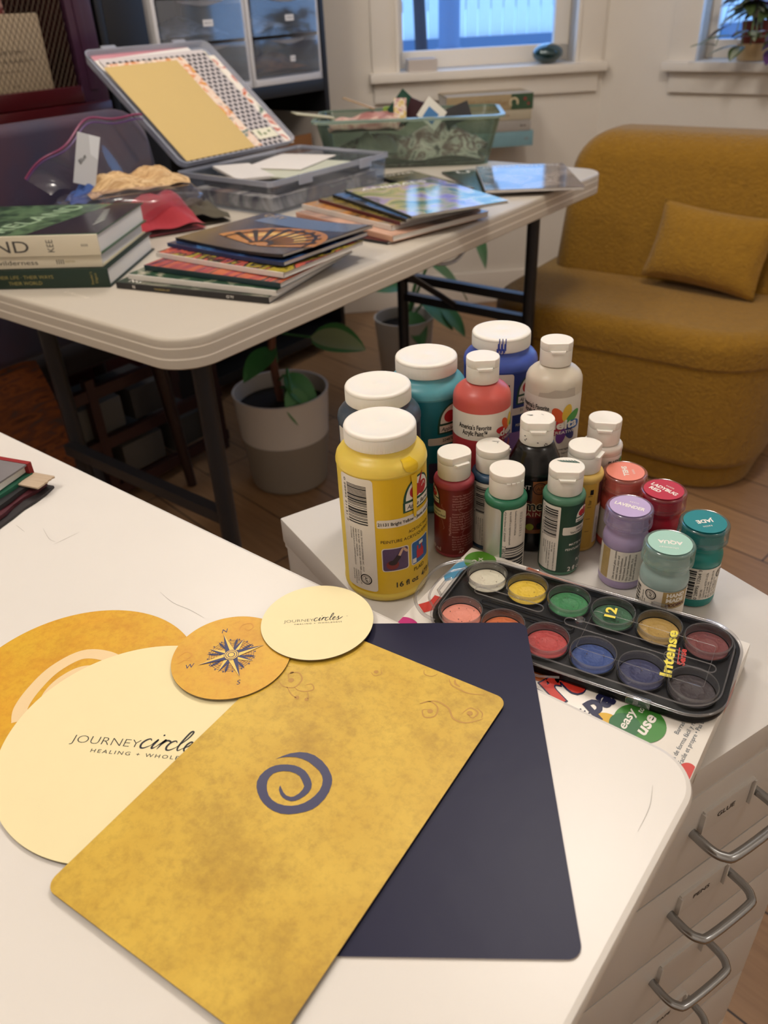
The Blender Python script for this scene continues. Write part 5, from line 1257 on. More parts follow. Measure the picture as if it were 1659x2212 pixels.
b = MB(); b.box(-.016, .016, -.001, .001, -.02, .034, cover_mat('flowercard', ['#e8e0c8', '#d0b050', '#e8e0d0', '#b04a6a', '#7f9a4a'], 60, 3, .5)); inbin('paper_card', 'small flower printed card standing in the middle of the bin', 'card', b, .215, .085, .122, 2, -8, 2)
b = MB(); b.box(-.020, .020, -.001, .001, -.02, .026, mat('card_maroon', '#3a1a22', .5)); inbin('paper_card', 'dark maroon card behind the flower printed card', 'card', b, .252, .12, .122, -10, 0, 22)
b = MB(); b.box(-.030, .030, -.001, .001, -.025, .030, mat('card_white', '#d9d6cc', .5)); b.box(-.016, .016, -.0014, -.001, -.018, .012, mat('card_blue', '#3a72a8', .5)); inbin('paper_card', 'white card with a blue picture leaning in the right half of the bin', 'card', b, .295, .06, .118, 4, -20, 40)
b = MB(); b.box(-.035, .035, -.001, .001, -.02, .022, mat('folder_black')); inbin('paper_card', 'black card leaning at the right end of the bin', 'card', b, .362, .09, .112, 8, -15, -18)
b = MB(); b.box(-.022, .022, -.012, .012, -.012, .012, mat('lime_cloth', '#7f9a3a', .7), .004); inbin('fabric_piece', 'lime green scrap between the cards in the bin', 'fabric', b, .19, .16, .118, 0)
b = MB(); b.box(-.055, .055, -.02, .02, 0, .002, mat('card_ivory', '#c9c3a4', .5)); inbin('paper_card', 'ivory card strip sticking out over the left rim of the bin', 'card', b, -.012, .10, .122, 30, 4, 10)
b = MB(); b.box(-.006, .006, -.05, .05, 0, .003, mat('wood_stick', '#a58a66', .6), .001); inbin('craft_stick', 'thin wooden stick poking out above the pink fabric', 'stick', b, .105, .15, .140, 60, 14, 0)

# ---- zip bag with fabric
zb = thing('zip_bag', 'clear zip bag with purple seal holding red and tan fabric, behind the book pile', 'bag', (-.455, 1.665, TZ), R(38))
ZP = clear('bag_film', '#f2eef6', .05, .75, .10, .05, '#cfd0dc')
def bagf(u, v):
    a = 2 * PI * u; e = math.sin(PI * (.03 + .94 * v)) ** .55
    rx_ = .150 * e; ry_ = .088 * e; z_ = .002 + .135 * v * (1 - .35 * v)
    wob = 1 + .06 * math.sin(3 * a + 9 * v) + .035 * math.sin(7 * a - 13 * v)
    return (rx_ * math.cos(a) * wob - .02 * v, ry_ * math.sin(a) * wob + .02 * v, z_)
b = MB(); b.grid(bagf, 64, 22, ZP); b.build('film', zb, smooth=50)
b = MB()
def flap(u, v):
    x = -.150 + .215 * u; top = .098 + .095 * math.sin(PI * (.02 + .62 * u)); z_ = .085 + (top - .075) * v + .006 * math.sin(14 * u)
    return (x - .03 * v * (1 - u), .045 + .012 * math.sin(9 * u + 2 * v) + .02 * v, z_)
b.grid(flap, 40, 8, ZP); b.build('film_top', zb, smooth=50)
b = MB(); PUR = mat('zip_purple', '#7a2452', .35)
b.tube([flap(i / 30, 1.0) for i in range(31)], .0022, PUR, 6); b.tube([Vector(flap(i / 30, .93)) for i in range(31)], .0014, mat('zip_violet', '#5a3a78', .35), 6); b.build('zip_seal', zb, smooth=50)
def inbag(name, label, mb, x, y, z, rz=0, rx=0, ry=0, cat='fabric'):
    o = mb.build(name); v = Vector(zb.location) + dr(32) * x + dr(122) * y; o.location = (v.x, v.y, TZ + z); o.rotation_euler = (R(rx), R(ry), R(32 + rz)); return tag(o, label, cat)
REDF = mat('fabric_red', '#b3182c', .7, sheen=.3, noise=.3, nscale=20)
inbag('fabric_bundle', 'bright red fabric bundle in the zip bag', cloth(.235, .13, .092, REDF, 21, fold=7), -.020, -.020, .004)
inbag('fabric_bundle', 'olive brown cloth at the right end of the zip bag', cloth(.12, .10, .062, mat('fabric_olive', '#5c5546', .8, noise=.3, nscale=30), 22), .105, -.010, .003)
inbag('fabric_bundle', 'tan striped twine bundle on top of the red fabric', cloth(.190, .10, .045, cover_mat('twine', ['#8f6b3f', '#d9b888', '#b08a5a', '#e3c79c'], 22, 2, .7, (1, 5, 1)), 23, fold=9), .005, .022, .075)
b = MB(); b.box(-.020, .020, -.0008, .0008, -.045, .045, mat('tag_paper', '#c9ccd2', .5), 0); b.add([(-.020, -.001, .045), (.020, -.001, .045), (.020, -.001, .005), (.006, -.001, .012), (.0, -.001, .045)], [(0, 1, 2, 3, 4)], mat('tag_paper_light', '#dfe3ea', .5))
b.flat(T('Blue', .008, shear=.3, rot=R(60)), (-.008, -.0012, .0), (1, 0, 0), (0, 0, 1), INK, .0002)
inbag('paper_tag', 'folded white paper tag inside the zip bag', b, -.080, .005, .140, -20, 0, 18, 'tag')
inbag('fabric_bundle', 'small blue cloth under the paper tag in the zip bag', cloth(.06, .05, .04, mat('fabric_blue', '#3d5ca0', .8), 25), -.098, .015, .065)
# ================================================================ FURNITURE BEHIND THE TABLE
FO = Vector((-.11, 2.95, 0)); FX = dr(50.5); FY = dr(140.5)      # front line of the cabinets along the left wall
RED = mat('cabinet_red', '#430c12', .28, coat=.3, noise=.2, nscale=8); REDP = mat('cabinet_frame', '#3d2236', .3, coat=.3)
BLK = mat('bookcase_black', '#0b0b0e', .45)
# local frame: x = s along the front (0 at the bay corner, negative to the left), y = depth
rc = thing('display_cabinet', 'dark red cabinet with wire mesh door and a pale book behind the mesh', 'cabinet', FO, R(50.5))
s1, s0, dp = -.845, -1.75, .37
b = MB(); b.box(s1 - .02, s1, .02, dp, 0, 2.0, RED); b.box(s0, s0 + .02, .02, dp, 0, 2.0, RED); b.box(s0 + .02, s1 - .02, dp - .015, dp, 0, 2.0, mat('cabinet_inside', '#2c0d12', .6))
b.box(s0 + .02, s1 - .02, .03, dp - .015, .925, .945, RED); b.box(s0, s1, .02, dp, 1.98, 2.0, RED); b.box(s0 + .02, s1 - .02, .03, dp - .015, 1.40, 1.42, RED); b.build('carcass', rc, smooth=0)
b = MB()
b.box(s1 - .072, s1, 0, .022, .89, 2.0, REDP, .003); b.box(s1 - .052, s1 - .030, -.004, 0, .95, 1.99, REDP, .001); b.box(s0, s0 + .072, 0, .022, .89, 2.0, REDP, .003)
b.box(s0 + .072, s1 - .072, 0, .022, .925, .962, RED, .004); b.box(s0 + .072, s1 - .072, 0, .022, 1.93, 2.0, RED, .004); b.build('door', rc)
b = MB(); MESHM = mat('mesh_wire', '#4a3c2c', .5, metal=.3)
zz = .965; k = 0; xs_ = []
x_ = s0 + .075
while x_ < s1 - .074:
    pts = [(x_ + .0022 * (1 if j % 2 else -1), .010, .962 + .011 * j) for j in range(36)]
    b.tube(pts, .0009, MESHM, 4, caps=False); x_ += .0135
    pts = [(x_ - .00675 - .0022 * (1 if j % 2 else -1) - .0 , .010, .962 + .011 * j) for j in range(36)]
    b.tube(pts, .0009, MESHM, 4, caps=False)
o = b.build('wire_mesh', rc, smooth=0)
b = MB(); b.box(s0, s1, -.006, .02, .862, .9235, RED, .004); b.box(s0, s1, -.010, .012, .880, .8865, mat('gilt_line', '#8a5c22', .35, metal=.5), .001); b.box(s0, s1, .0, .02, .02, .86, RED, .002)
b.build('lower_front', rc)
bk = thing('book', 'pale beige book standing behind the mesh of the red cabinet', 'book', FO + FX * -1.17 + FY * .035 + Z * .9455, R(50.5))
b = MB(); b.box(0, .198, 0, .030, 0, .172, mat('book_beige', '#b09c80', .6), .004); b.build('cover', bk)
b = MB(); GT = mat('print_greybrown', '#5a4f44', .6)
b.flat(J2(T('A HISTORY', .008, w=.09, at=(.10, .096)), T('OF THE GARDEN', .007, w=.12, at=(.10, .078)), T('volume two', .004, w=.07, at=(.09, .058)), T('press', .004, w=.02, at=(.10, .028))), (0, -.0006, 0), (1, 0, 0), (0, 0, 1), GT); b.build('cover_print', bk, smooth=0)
bk = thing('book', 'red patterned box standing behind the pale book in the red cabinet', 'box', FO + FX * -1.25 + FY * .085 + Z * .9455, R(50.5))
b = MB(); b.box(0, .225, 0, .05, 0, .30, cover_mat('red_box', ['#8c1c20', '#b5433c', '#d2a79c', '#5a1418', '#9a2a26'], 40, 2, .5), .002); b.build('cover', bk)

bc_ = thing('bookcase', 'black bookcase beside the window wall holding clear drawer units', 'bookcase', FO, R(50.5))
b = MB()
x0b, x1b = -.835, -.002
for a0, a1 in ((x0b, x0b + .02), (x1b - .02, x1b)): b.box(a0, a1, 0, .36, 0, 1.9, BLK, .001)
b.build('side_panel', bc_)
b = MB(); b.box(x0b + .021, -.690, .0, .345, .0, 1.88, BLK, .002); b.build('black_infill', bc_)  # solid black block filling the left section of the bookcase
b = MB(); b.box(x0b + .02, x1b - .02, .35, .36, 0, 1.9, BLK); b.build('back_panel', bc_, smooth=0)
for z in (.05, .46, .868, 1.40, 1.88):
    b = MB(); b.box(-.689, x1b - .02, .001, .349, z, z + .034, BLK, .001); b.build('shelf', bc_)
DCL = clear('drawer_plastic', '#eef1f5', .07, .35, .05, .10, '#b2bac6'); DFR = mat('drawer_frame', '#d9d6d6', .4)
for j, (a0, a1, lbl) in enumerate(((-.665, -.338, 'left white framed unit of clear plastic drawers in the black bookcase'), (-.332, -.026, 'right white framed unit of clear plastic drawers, next to the window wall'))):
    u = thing('drawer_unit', lbl, 'drawer unit', FO + FX * a0 + Z * .9022, R(50.5), None); w = a1 - a0
    b = MB(); f = .012; b.box(0, f, .002, .30, 0, .47, DFR, .002); b.box(w - f, w, .002, .30, 0, .47, DFR, .002); b.box(0, w, .002, .30, 0, .020, DFR, .003); b.box(0, w, .002, .30, .455, .47, DFR, .002); b.box(f, w - f, .29, .30, .02, .455, DFR); b.build('frame', u)
    for k in range(4):
        z0 = .0235 + .107 * k; d = MB()
        d.box(f + .003, w - f - .003, -.004, -.001, z0, z0 + .098, DCL); d.box(f + .003, f + .005, 0, .26, z0, z0 + .085, DCL); d.box(w - f - .005, w - f - .003, 0, .26, z0, z0 + .085, DCL); d.box(f + .005, w - f - .005, 0, .26, z0, z0 + .002, DCL)
        dd = d.build('drawer', u, smooth=0)
        h = MB(); zc = z0 + .094
        h.grid(lambda p, q: (w / 2 + (p - .5) * w * .55, -.004 - .012 * math.sin(PI * p) * (1 - .3 * q), zc - .012 * math.sin(PI * p) * q), 14, 4, clear('drawer_grip', '#eef0f6', .25, .6, .15, .5, '#b5bac6')); h.build('grip', dd)
        if k < 3:
            h = MB(); lw = .036 if k else .022; h.box(w * .5 - lw / 2 + .015, w * .5 + lw / 2 + .015, -.0055, -.0045, z0 + .034, z0 + .050, mat('sticker_white', '#dfdcda', .5))
            h.flat(T(['WOOD', 'STAMPS', 'RIBBON'][k] if j else ['CLAY', 'BEADS', 'YARN'][k], .0045, w=lw * .7), (w * .5 + .015, -.0056, z0 + .042), (1, 0, 0), (0, 0, 1), mat('ink_soft', '#5a585c', .6), .0001); h.build('label_sticker', dd, smooth=0)
        cols_ = [['#a58b74', '#c9b7a2', '#6b5b52'], ['#3f536f', '#8e9ab0', '#2c3440'], ['#6a5446', '#a0765a', '#3d3a44'], ['#5f7390', '#a9adb8', '#39414f']][(k + j * 2) % 4]
        c_ = cloth(w * .78, .20, .055 if k else .062, cover_mat('content_%d%d' % (j, k), cols_, 18, k + j, .7), 40 + k + 5 * j)
        oo = c_.build('craft_supplies'); q = FO + FX * (a0 + w / 2) + FY * .12 + Z * (.9022 + z0 + .003); oo.location = q; oo.rotation_euler = (0, 0, R(50.5))
        tag(oo, 'jumble of craft supplies in drawer %s of the %s clear drawer unit' % (['lowest', 'second from the bottom', 'third from the bottom', 'top'][k], 'right' if j else 'left'), 'craft supplies', 'craft supplies in the clear drawers'); oo['kind'] = 'stuff'
fb = thing('file_box', 'pale grey file box with brown card inside, in the black bookcase below the clear drawers', 'box', FO + FX * -.27 + FY * .012 + Z * .4945, R(50.5))
b = MB(); FBM = mat('filebox_grey', '#b7aea4', .6); b.box(0, .23, .0, .004, 0, .20, FBM); b.box(.226, .23, 0, .28, 0, .31, FBM); b.box(0, .004, 0, .28, 0, .27, FBM); b.box(0, .23, .276, .28, 0, .34, FBM); b.box(0, .23, 0, .28, 0, .004, FBM); b.build('shell', fb, smooth=0)
b = MB(); b.box(.03, .20, .02, .024, .006, .25, mat('kraft_card', '#8a5a2c', .7)); tag(b.build('kraft_folder', loc=fb.location, rz=R(50.5), smooth=0), 'brown kraft folder standing in the grey file box', 'folder')

# velvet dining chair tucked behind the table
ch = thing('dining_chair', 'dining chair with dark purple velvet back pushed against the far side of the table', 'chair', tp(.06, .735), R(51.2))
VEL = mat('velvet_purple', '#3a2236', .7, sheen=.12, noise=.3, nscale=5, color2='#1f2540', bump=.3, bscale=300); WDK = mat('dark_wood', '#2a1712', .4)
def slabpuff(b, x0, x1, z0, z1, y0, y1, r, e, m, n=6):
    """upright cushion: rounded rectangle in x-z, thickness y, rounded edges e"""
    rings = []
    for i in range(n + 1):
        t = PI / 2 * i / n; rings.append((e * (1 - math.sin(t)), y0 + e * (1 - math.cos(t))))
    for i in range(n + 1):
        t = PI / 2 * i / n; rings.append((e * (1 - math.cos(t)), y1 - e * (1 - math.sin(t))))
    k = 4 * 9; vs = []
    for d, y in rings: vs += [(x, y, z) for x, z in rrpts(x0 + d, z0 + d, x1 - d, z1 - d, max(r - d, .002), 8)]
    fs = [(q * k + i, q * k + (i + 1) % k, (q + 1) * k + (i + 1) % k, (q + 1) * k + i) for q in range(len(rings) - 1) for i in range(k)]
    fs += [tuple(reversed(range(k))), tuple((len(rings) - 1) * k + i for i in range(k))]
    return b.add(vs, fs, m)
b = MB(); slabpuff(b, -.005, .520, .50, .940, 0, .055, .075, .022, VEL)
for i, (x, y, z) in enumerate(b.v):
    fl = max(0, (.90 - z)) * .10 * ((x - .24) / .25); b.v[i] = (x + fl, y, z)
b.build('backrest', ch, smooth=60)
b = MB(); slabpuff(b, .0, .485, .062, .360, .0, .06, .05, .02, mat('seat_cloth_dark', '#191316', .9)); b.v = [(x, z, .41 + y) for x, y, z in b.v]; b.build('seat', ch, smooth=60, recalc=True)
for x, y in ((.03, .06), (.455, .06), (.03, .335), (.455, .335)):
    b = MB(); b.tube([(x + (.02 if x > .2 else -.02), y + (-.02 if y < .2 else .0), 0), (x, y, .412)], .02, WDK, 12, rs=[.013, .02]); b.build('leg', ch)
b = MB(); slabpuff(b, .02, .46, .86, .90, -.3, -.2, .01, .005, VEL)
th = MB(); ORG = cover_mat('throw_weave', ['#4a2610', '#7a4016', '#5a3018', '#3f342f'], 18, 2, .9, (1, 1, 3))
def throwf(u, v): return (.13 - .30 * u + .05 * v, .022 - .006 * math.sin(6 * v + 5 * u) - .012 * v, .492 - .34 * v + .01 * math.sin(8 * u))
th.grid(throwf, 14, 20, ORG)
for i in range(20):
    p = throwf(i / 19, 1.0); th.tube([p, (p[0] + .004 * math.sin(i), p[1] - .004, p[2] - .035)], .0025, mat('fringe_grey', '#6e655f', .9), 5)
tag(th.build('throw_blanket', loc=ch.location, rz=R(51.2)), 'orange and brown woven throw with fringe hanging over the chair beneath the table', 'blanket')
# crates and tidy rows under the far side of the table
cr_ = thing('storage_rack', 'low dark wooden rack with pale storage boxes on the floor behind the dining chair', 'rack', FO + FX * -1.35 + FY * .04, R(50.5))
b = MB()
for z in (.04, .18, .32): b.bar((-.30, -.10, z), (.50, -.10, z), .02, .03, mat('rack_brown', '#3a1d17', .5)); b.bar((-.30, -.29, z), (.50, -.29, z), .02, .03, mat('rack_brown'))
b.build('rail', cr_, smooth=0)
for x in (-.28, .1, .48):
    for y in (-.10, -.29): b = MB(); b.box(x - .012, x + .012, y - .012, y + .012, 0, .36, mat('rack_brown')); b.build('upright', cr_, smooth=0)
for i, (x, z, c_, w_) in enumerate(((-.25, .2, '#6f7482', .12), (-.10, .2, '#4a4d57', .13), (.06, .2, '#5c5a55', .13), (.22, .2, '#3f3d3b', .12), (-.22, .06, '#787c88', .14), (-.04, .06, '#4d4c52', .15), (.16, .06, '#5a554e', .13), (.32, .06, '#45433f', .13))):
    b = MB(); b.box(0, w_, -.275, -.115, 0, .085, mat('rackbox_' + c_[1:], c_, .6), .004)
    q = FO + FX * (-1.35 + x) + FY * .04; o = b.build('storage_box', loc=(q.x, q.y, z - .0045)); o.rotation_euler = (0, 0, R(50.5))
    tag(o, 'pale storage box standing on the dark rack behind the dining chair', 'box', 'storage boxes on the dark rack')

# ---------------------------------------------------------------- yellow armchair
SO = Vector((.83, 1.70, 0)); SX, SY = dr(-37), dr(53)
sofa = thing('armchair', 'mustard yellow boucle accent chair with rounded back in the corner', 'armchair', SO, R(-37))
BOU = mat('boucle_mustard', '#9a7016', .95, sheen=.15, noise=.35, nscale=60, bump=2.2, bscale=120)
def puff(b, x0, y0, x1, y1, r, z0, z1, rt, rb, m, n=8, k=10):
    rings = []
    for i in range(n + 1):
        t = PI / 2 * i / n; rings.append((rb * (1 - math.sin(t)), z0 + rb * (1 - math.cos(t))))
    for i in range(n + 1):
        t = PI / 2 * i / n; rings.append((rt * (1 - math.cos(t)), z1 - rt * (1 - math.sin(t))))
    N = 4 * (k + 1); vs = []
    for d, z in rings: vs += [(x, y, z) for x, y in rrpts(x0 + d, y0 + d, x1 - d, y1 - d, max(r - d, .003), k)]
    fs = [(q * N + i, q * N + (i + 1) % N, (q + 1) * N + (i + 1) % N, (q + 1) * N + i) for q in range(len(rings) - 1) for i in range(N)]
    fs += [tuple(reversed(range(N))), tuple((len(rings) - 1) * N + i for i in range(N))]
    return b.add(vs, fs, m)
b = MB(); puff(b, -.69, .0, .075, .66, .17, .065, .345, .012, .03, BOU); b.build('seat_base', sofa, smooth=60)
b = MB(); puff(b, -.695, -.006, .080, .64, .175, .335, .425, .045, .012, BOU); b.build('seat_cushion', sofa, smooth=60)
b = MB(); puff(b, -.665, .025, .05, .63, .15, .002, .066, .008, .01, BOU); b.build('skirt', sofa, smooth=60)
b = MB(); N_ = []
slabpuff(b, -.640, .085, .34, .785, .385, .60, .105, .07, BOU, 8)
for i, (x, y, z) in enumerate(b.v):
    tt = max(0, (z - .42) / .36); b.v[i] = (x * (1 - .03 * tt), y + .05 * tt + .05 * (abs(x + .28) / .36) ** 2 * -1.0, z)
b.build('backrest', sofa, smooth=60)
def pillow(b, w, h, t, m, n=22):
    def f(sgn):
        def g(u, v):
            x, y = (u - .5) * 2, (v - .5) * 2; e = max(0, (1 - abs(x) ** 2.6)) ** .45 * max(0, (1 - abs(y) ** 2.6)) ** .45
            kx = 1 - .07 * (1 - abs(y) ** 2) * 1; ky = 1 - .07 * (1 - abs(x) ** 2)
            return (x * w / 2 * (1 - .06 * (1 - y * y)), sgn * t / 2 * e, y * h / 2 * (1 - .08 * (1 - x * x)))
        return g
    b.grid(f(1), n, n, m); b.grid(f(-1), n, n, m); return b
b = MB(); pillow(b, .305, .200, .10, mat('boucle_pillow', '#a1761a', .95, sheen=.15, noise=.35, nscale=60, bump=2.2, bscale=130))
pc = SO + SX * -.190 + SY * .322 + Z * .532
o = b.build('throw_pillow', loc=pc, smooth=60); o.rotation_euler = (R(-22), R(4), R(-37 - 4)); tag(o, 'small mustard yellow pillow leaning on the back of the yellow armchair', 'pillow')

# ---------------------------------------------------------------- window wall things
def wpos(s, off, z, base=W0, ang=DIA): q = base + dr(ang) * s + dr(ang + 90) * off; return Vector((q.x, q.y, z))
for i in range(5):
    b = MB(); b.box(0, .105, 0, .085, 0, .0072, mat('coaster_pale', '#d3c8c0', .5), .001); b.box(.003, .102, .003, .082, .0072, .0078, mat('coaster_cork', '#a59a92', .7))
    o = b.build('coaster', loc=wpos(.165 + .0007 * (i % 2), -.045, .8825 + i * .0079), rz=R(DIA)); o['category'] = 'coaster'
    o['label'] = 'pale square coaster, ' + ['lowest', 'second from the bottom', 'middle one', 'second from the top', 'topmost'][i] + ' of the stack on the window sill'; o['group'] = 'coasters on the window sill'
b = MB(); prof = [(0, 0)] + [(.052 * math.sin(PI * i / 24), .036 - .036 * math.cos(PI * i / 24)) for i in range(1, 24)] + [(0, .072)]
b.lathe(prof, mat('teal_glass', '#0a3d44', .06, spec=.9, coat=1.0, metal=.35), 48, caps=False); b.v = [(x * 1.12, y * .85, z * (.92)) for x, y, z in b.v]
tag(b.build('glass_stone', loc=wpos(.690, -.005, .8825), rz=R(DIA + 10), smooth=80), 'shiny dark teal glass egg lying on the window sill', 'ornament')
BK4 = [('thick cream book with green and red decorated spine, topmost of the pile on the wall', .756, .052, '#b3a184', '#b09a74'), ('cream book second in the pile on the wall', .7225, .033, '#b5a993', '#bdb096'), ('pale grey book third in the pile on the wall', .6855, .0365, '#a29a90', '#a79f96'), ('light blue book lowest of the pile on the wall', .6345, .0505, '#7fa6ad', '#7ea3ab')]
for i, (l, z, t, c_, sc_) in enumerate(BK4):
    w_ = (.315, .300, .298, .310)[i]; q = wpos(.288 - (.012 if i == 0 else 0), -.185, z)
    tx = [[('Mast Walther', .018, .14, .155, .026, mat('print_tan', '#8a6a44', .5), {})], [('THE COOK BOOK', .010, .10, .17, .016, mat('print_tan'), {})], [('••', .012, .02, .27, .018, INK, {})], [('IIII', .010, .012, .285, .025, mat('print_tan'), {})]][i]
    o = hardback('hardback_book', l, (q.x, q.y, z), R(DIA), w_, .175, t, mat('wb_%d' % i, c_, .5), mat('ws_%d' % i, sc_, .5, noise=.2, nscale=25), tx, group='books stacked on the window wall')
    if i == 0:
        b = MB(); b.box(.235, .3155, -.0036, .0, .001, t - .001, mat('spine_forest', '#3a5a3c', .5, noise=.5, nscale=60), .001); b.flat(RING(.245, .024, .010, .017, a0=-.5, a1=4), (0, -.0038, 0), (1, 0, 0), (0, 0, 1), mat('orn_cream', '#cbb893', .5)); b.flat(J2(EL(.285, .034, .006), EL(.298, .018, .005)), (0, -.0038, 0), (1, 0, 0), (0, 0, 1), mat('orn_red', '#8a3a34', .5)); b.build('spine_ornament', o, smooth=0)
b = MB(); q = wpos(.33, -.165, 0); b.box(0, .20, 0, .160, .6318, .6342, mat('bracket_steel', '#c9c5be', .4, metal=.4)); b.box(0, .2, .160, .1645, .62, .80, mat('bracket_steel')); tag(b.build('wall_bracket', loc=q, rz=R(DIA), smooth=0), 'flat steel bracket under the pile of books on the wall', 'bracket')

# ---------------------------------------------------------------- plants
def leaf(b, base, d, n, L, W, m, droop=.3, nu=8, nv=4, m2=None, cup=.15):
    base, d, n = Vector(base), Vector(d).normalized(), Vector(n); s_ = d.cross(n).normalized(); n = s_.cross(d).normalized()
    def f(u, v):
        w = W / 2 * math.sin(PI * min(.999, u ** .8)) ** .8 * (2 * v - 1) if 0 < u < 1 else 0
        return base + d * L * u * (1 - .1 * droop * u) + s_ * w + n * (-droop * L * u * u * .5 + cup * abs(w))
    vs = [f(i / nu, j / nv) for i in range(nu + 1) for j in range(nv + 1)]
    fs = [(i * (nv + 1) + j, (i + 1) * (nv + 1) + j, (i + 1) * (nv + 1) + j + 1, i * (nv + 1) + j + 1) for i in range(nu) for j in range(nv)]
    if m2:
        b.add(vs, [q for k, q in enumerate(fs) if (k % nv) in (0, nv - 1)], m); b.add(vs, [q for k, q in enumerate(fs) if (k % nv) not in (0, nv - 1)], m2)
    else: b.add(vs, fs, m)
LG = mat('leaf_green', '#243d20', .4, noise=.3, nscale=20); LG2 = mat('leaf_pale', '#8fa07a', .4); SOIL = mat('soil', '#1a120d', .95, bump=1, bscale=80); STEM = mat('stem_brown', '#6a3f2c', .6)
p1 = thing('potted_plant', 'leafy variegated plant in a large white and grey striped pot under the table', 'potted plant', (-.255, 1.925, 0))
b = MB(); PW = mat('pot_white', '#cfcac3', .4); PG_ = mat('pot_grey', '#8d8478', .6)
def ribbed(z0, z1, r0, r1, k): return [(r0 + (r1 - r0) * i / (2 * k) + (.0016 if i % 2 else 0), z0 + (z1 - z0) * i / (2 * k)) for i in range(2 * k + 1)]
b.lathe([(0, .0), (.095, .0), (.102, .004)] + ribbed(.006, .145, .103, .115, 9), PG_, 64, caps=False); b.lathe([(.1165, .145), (.124, .262), (.126, .268), (.120, .268), (.114, .18)], PW, 64, caps=False); b.build('pot', p1, smooth=50)
b = MB(); b.lathe([(.1155, .225), (.06, .232), (0, .235)], SOIL, 40, caps=False); b.build('soil', p1)
b = MB(); b.tube(smoothline([(0, 0, .22), (-.01, .0, .36), (.005, .01, .50), (.0, .0, .63)], 5), .011, STEM, 10); b.tube([(.01, 0, .23), (.03, -.05, .34), (.04, -.10, .30)], .004, LG, 6); b.build('stem', p1)
b = MB(); rd = random.Random(8)
LV = [((.0, 0, .46), (.10, -.10, .44), (.95, -.25, .02), .14, .11), ((.0, 0, .42), (.0, 0, .42), (-.9, -.4, .1), .15, .08), ((.035, -.09, .31), (.035, -.09, .31), (.35, -.3, -.9), .12, .065), ((.02, -.06, .33), (.02, -.06, .33), (.75, -.2, -.6), .13, .08), ((0, 0, .5), (0, 0, .5), (.1, .9, .1), .14, .08), ((0, 0, .55), (0, 0, .55), (-.7, .5, .1), .14, .08), ((0, 0, .38), (0, 0, .38), (-.6, -.7, -.2), .13, .07), ((0, 0, .58), (0, 0, .58), (.6, .3, .1), .13, .08)]
for (sa, ba, d, L, W) in LV:
    b.tube([(0, 0, max(.25, sa[2] - .04)), ba], .0028, LG, 5) if ba != sa or True else None
    leaf(b, ba, d, (0, -.3, 1), L, W, LG, .5, 10, 6, LG2 if ba[0] == .10 else None)
b.build('foliage', p1, smooth=60)
p2 = thing('potted_plant', 'big leaved plant in a plain white pot at the far end below the table', 'potted plant', (.10, 2.60, 0))
b = MB(); b.lathe([(0, 0), (.078, 0), (.082, .004), (.100, .205), (.102, .212), (.096, .212), (.092, .16)], PW, 56, caps=False); b.build('pot', p2, smooth=50)
b = MB(); b.lathe([(.093, .175), (.05, .182), (0, .184)], SOIL, 40, caps=False); b.build('soil', p2)
b = MB(); b.tube([(0, 0, .17), (.05, .02, .34)], .006, LG, 8); b.tube([(0, 0, .17), (.10, .06, .40)], .005, LG, 8); b.tube([(0, 0, .17), (.06, -.03, .26)], .004, LG, 8); b.build('stem', p2)
b = MB()
for base, d, L, W in (((.10, .04, .36), (.62, .35, -.42), .23, .12), ((.24, .10, .44), (.5, .1, -.7), .14, .09), ((.05, -.04, .28), (.8, -.2, -.5), .16, .07), ((.02, -.04, .24), (.3, -.6, -.6), .13, .07), ((0, 0, .3), (-.8, .3, .2), .18, .09), ((.12, -.02, .25), (.7, -.3, -.6), .14, .06)):
    leaf(b, base, d, (0, -.4, 1), L, W, LG, .5, 10, 6)
b.build('foliage', p2, smooth=60)
p3 = thing('potted_plant', 'trailing purple and green striped plant in a cream pot on the right window sill', 'potted plant', wpos(.535, .015, .8825, CORN, W2D))
b = MB(); b.lathe([(0, 0), (.050, 0), (.056, .002), (.062, .050), (.064, .052), (.060, .052), (.057, .03)], mat('pot_cream', '#c9ab7e', .5), 48, caps=False); b.build('pot', p3, smooth=50)
b = MB(); b.lathe([(.046, .040), (.050, .040), (.058, .115), (.055, .115), (.048, .05)], mat('pot_terracotta', '#7a2c1a', .6), 40, caps=False); b.lathe([(.050, .085), (0, .090)], SOIL, 30, caps=False); b.build('inner_pot', p3)
VG, VP, VL = mat('trad_green', '#4a5a34', .4), mat('trad_purple', '#5a3a6a', .4), mat('trad_silver', '#9aa08a', .4)
rd = random.Random(12); b = MB(); st = MB()
for i in range(13):
    a = rd.uniform(0, 2 * PI); 
    a = R(W2D - 90) + rd.uniform(-1.35, .5) 
    pts = [(0, 0, .09)]; L = rd.uniform(.10, .20)
    for k in range(1, 6):
        t = k / 5; pts.append((L * t * math.cos(a + .3 * t), L * t * math.sin(a + .3 * t), .09 + .13 * math.sin(PI * t * .8) - .13 * t * t * rd.uniform(.3, 1.0)))
    pts = [(x, y, max(z, .012)) for x, y, z in pts]
    st.tube(pts, .0016, mat('trad_stem', '#6b7a4a', .5), 5)
    for k in range(1, 6):
        for sd in (-1, 1):
            if rd.random() < .3: continue
            an = a + sd * rd.uniform(.3, .9); q = pts[k]
            mm_ = rd.choice((VG, VG, VP, VG)); leaf(b, q, (math.cos(an), math.sin(an), rd.uniform(-.35, .35)), (0, 0, 1), rd.uniform(.075, .115), rd.uniform(.036, .050), mm_, .5, 6, 4, rd.choice((VL, VP, VG)))
st.build('stem', p3); b.build('foliage', p3, smooth=60)
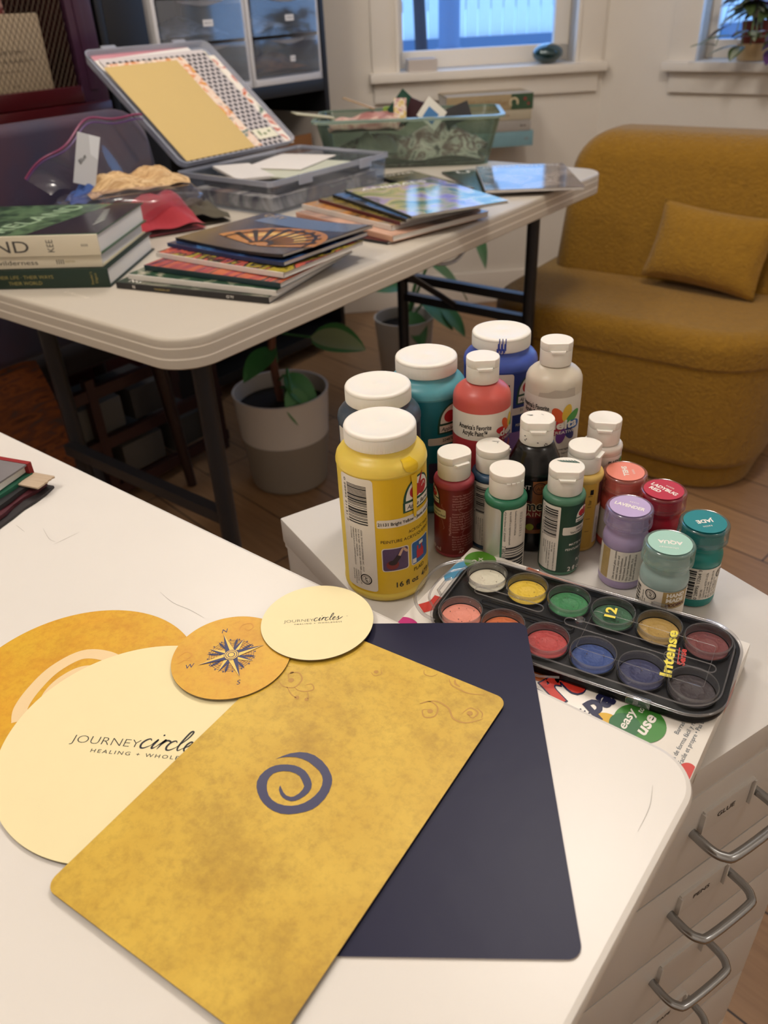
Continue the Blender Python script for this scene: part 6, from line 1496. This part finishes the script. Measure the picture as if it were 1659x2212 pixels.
b = MB(); b.prism([(x, y) for x, y in EL(0, 0, .036, n=40)[0]], 0, .001, mat('tag_kraft', '#b9a693', .6)); b.box(-.0355, .0355, -.005, .005, .001, .0013, mat('tag_band', '#a83a52', .6))
b.v = [(x, z, y) for x, y, z in b.v]; b.v = [(x, -y, z) for x, y, z in b.v]
o = b.build('plant_tag', loc=wpos(.545, -.075, 1.045, CORN, W2D), rz=R(W2D), smooth=0); tag(o, 'round beige tag with red band stuck in the purple trailing plant', 'tag')

# ---------------------------------------------------------------- battered journal on the desk
jr = thing('journal', 'battered stuffed journal with torn red cover lying on the desk at the left edge', 'journal', (-.3180, .6640, DZ), R(-112))
JG = mat('journal_grey', '#7f7a7c', .6, noise=.3, nscale=30); JR = mat('journal_red', '#8e1c20', .5); JD = mat('journal_dark', '#2c2628', .6, noise=.4, nscale=60)
# local x runs along the fore edge towards the camera, -y points left away from the tip
def jslab(x0, x1, y0, y1, z0, z1, m, nm, wav=.0015, seed=1):
    rd = random.Random(seed); b = MB(); nx = 12; off = [rd.uniform(-wav, wav) for _ in range(nx + 1)]
    vs = []
    for i in range(nx + 1):
        x = x0 + (x1 - x0) * i / nx; vs += [(x, y0, z0), (x, y1 + off[i], z0 + off[i] * .3), (x, y1 + off[i], z1 + off[i] * .3), (x, y0, z1)]
    fs = [(0, 1, 2, 3), tuple(4 * nx + q for q in (3, 2, 1, 0))]
    for i in range(nx):
        for q in range(4): fs.append((4 * i + q, 4 * (i + 1) + q, 4 * (i + 1) + (q + 1) % 4, 4 * i + (q + 1) % 4))
    b.add(vs, fs, m); return b.build(nm, jr, smooth=0)
jslab(0, .17, -.20, .004, .0004, .0028, JD, 'back_cover', .002, 1)
jslab(.003, .168, -.20, -.004, .0030, .0065, mat('journal_wine', '#4a1420', .6), 'page_bundle', .0025, 2)
jslab(.004, .165, -.20, -.010, .0067, .0110, mat('journal_black', '#1d1b1e', .6), 'page_bundle', .003, 3)
jslab(.002, .166, -.20, -.016, .0112, .0150, mat('journal_green', '#1f5c46', .5), 'page_bundle', .0025, 4)
jslab(.004, .160, -.20, -.024, .0152, .0225, PAGES, 'page_bundle', .003, 5)
jslab(.001, .168, -.20, -.020, .0228, .0245, JG, 'front_cover', .001, 6)
jslab(-.001, .004, -.20, -.018, .0030, .0252, JR, 'spine_edge', .0005, 7)
jslab(-.001, .022, -.024, .0065, .0120, .0135, mat('journal_torn', '#b9a48c', .8), 'torn_flap', .0012, 8)
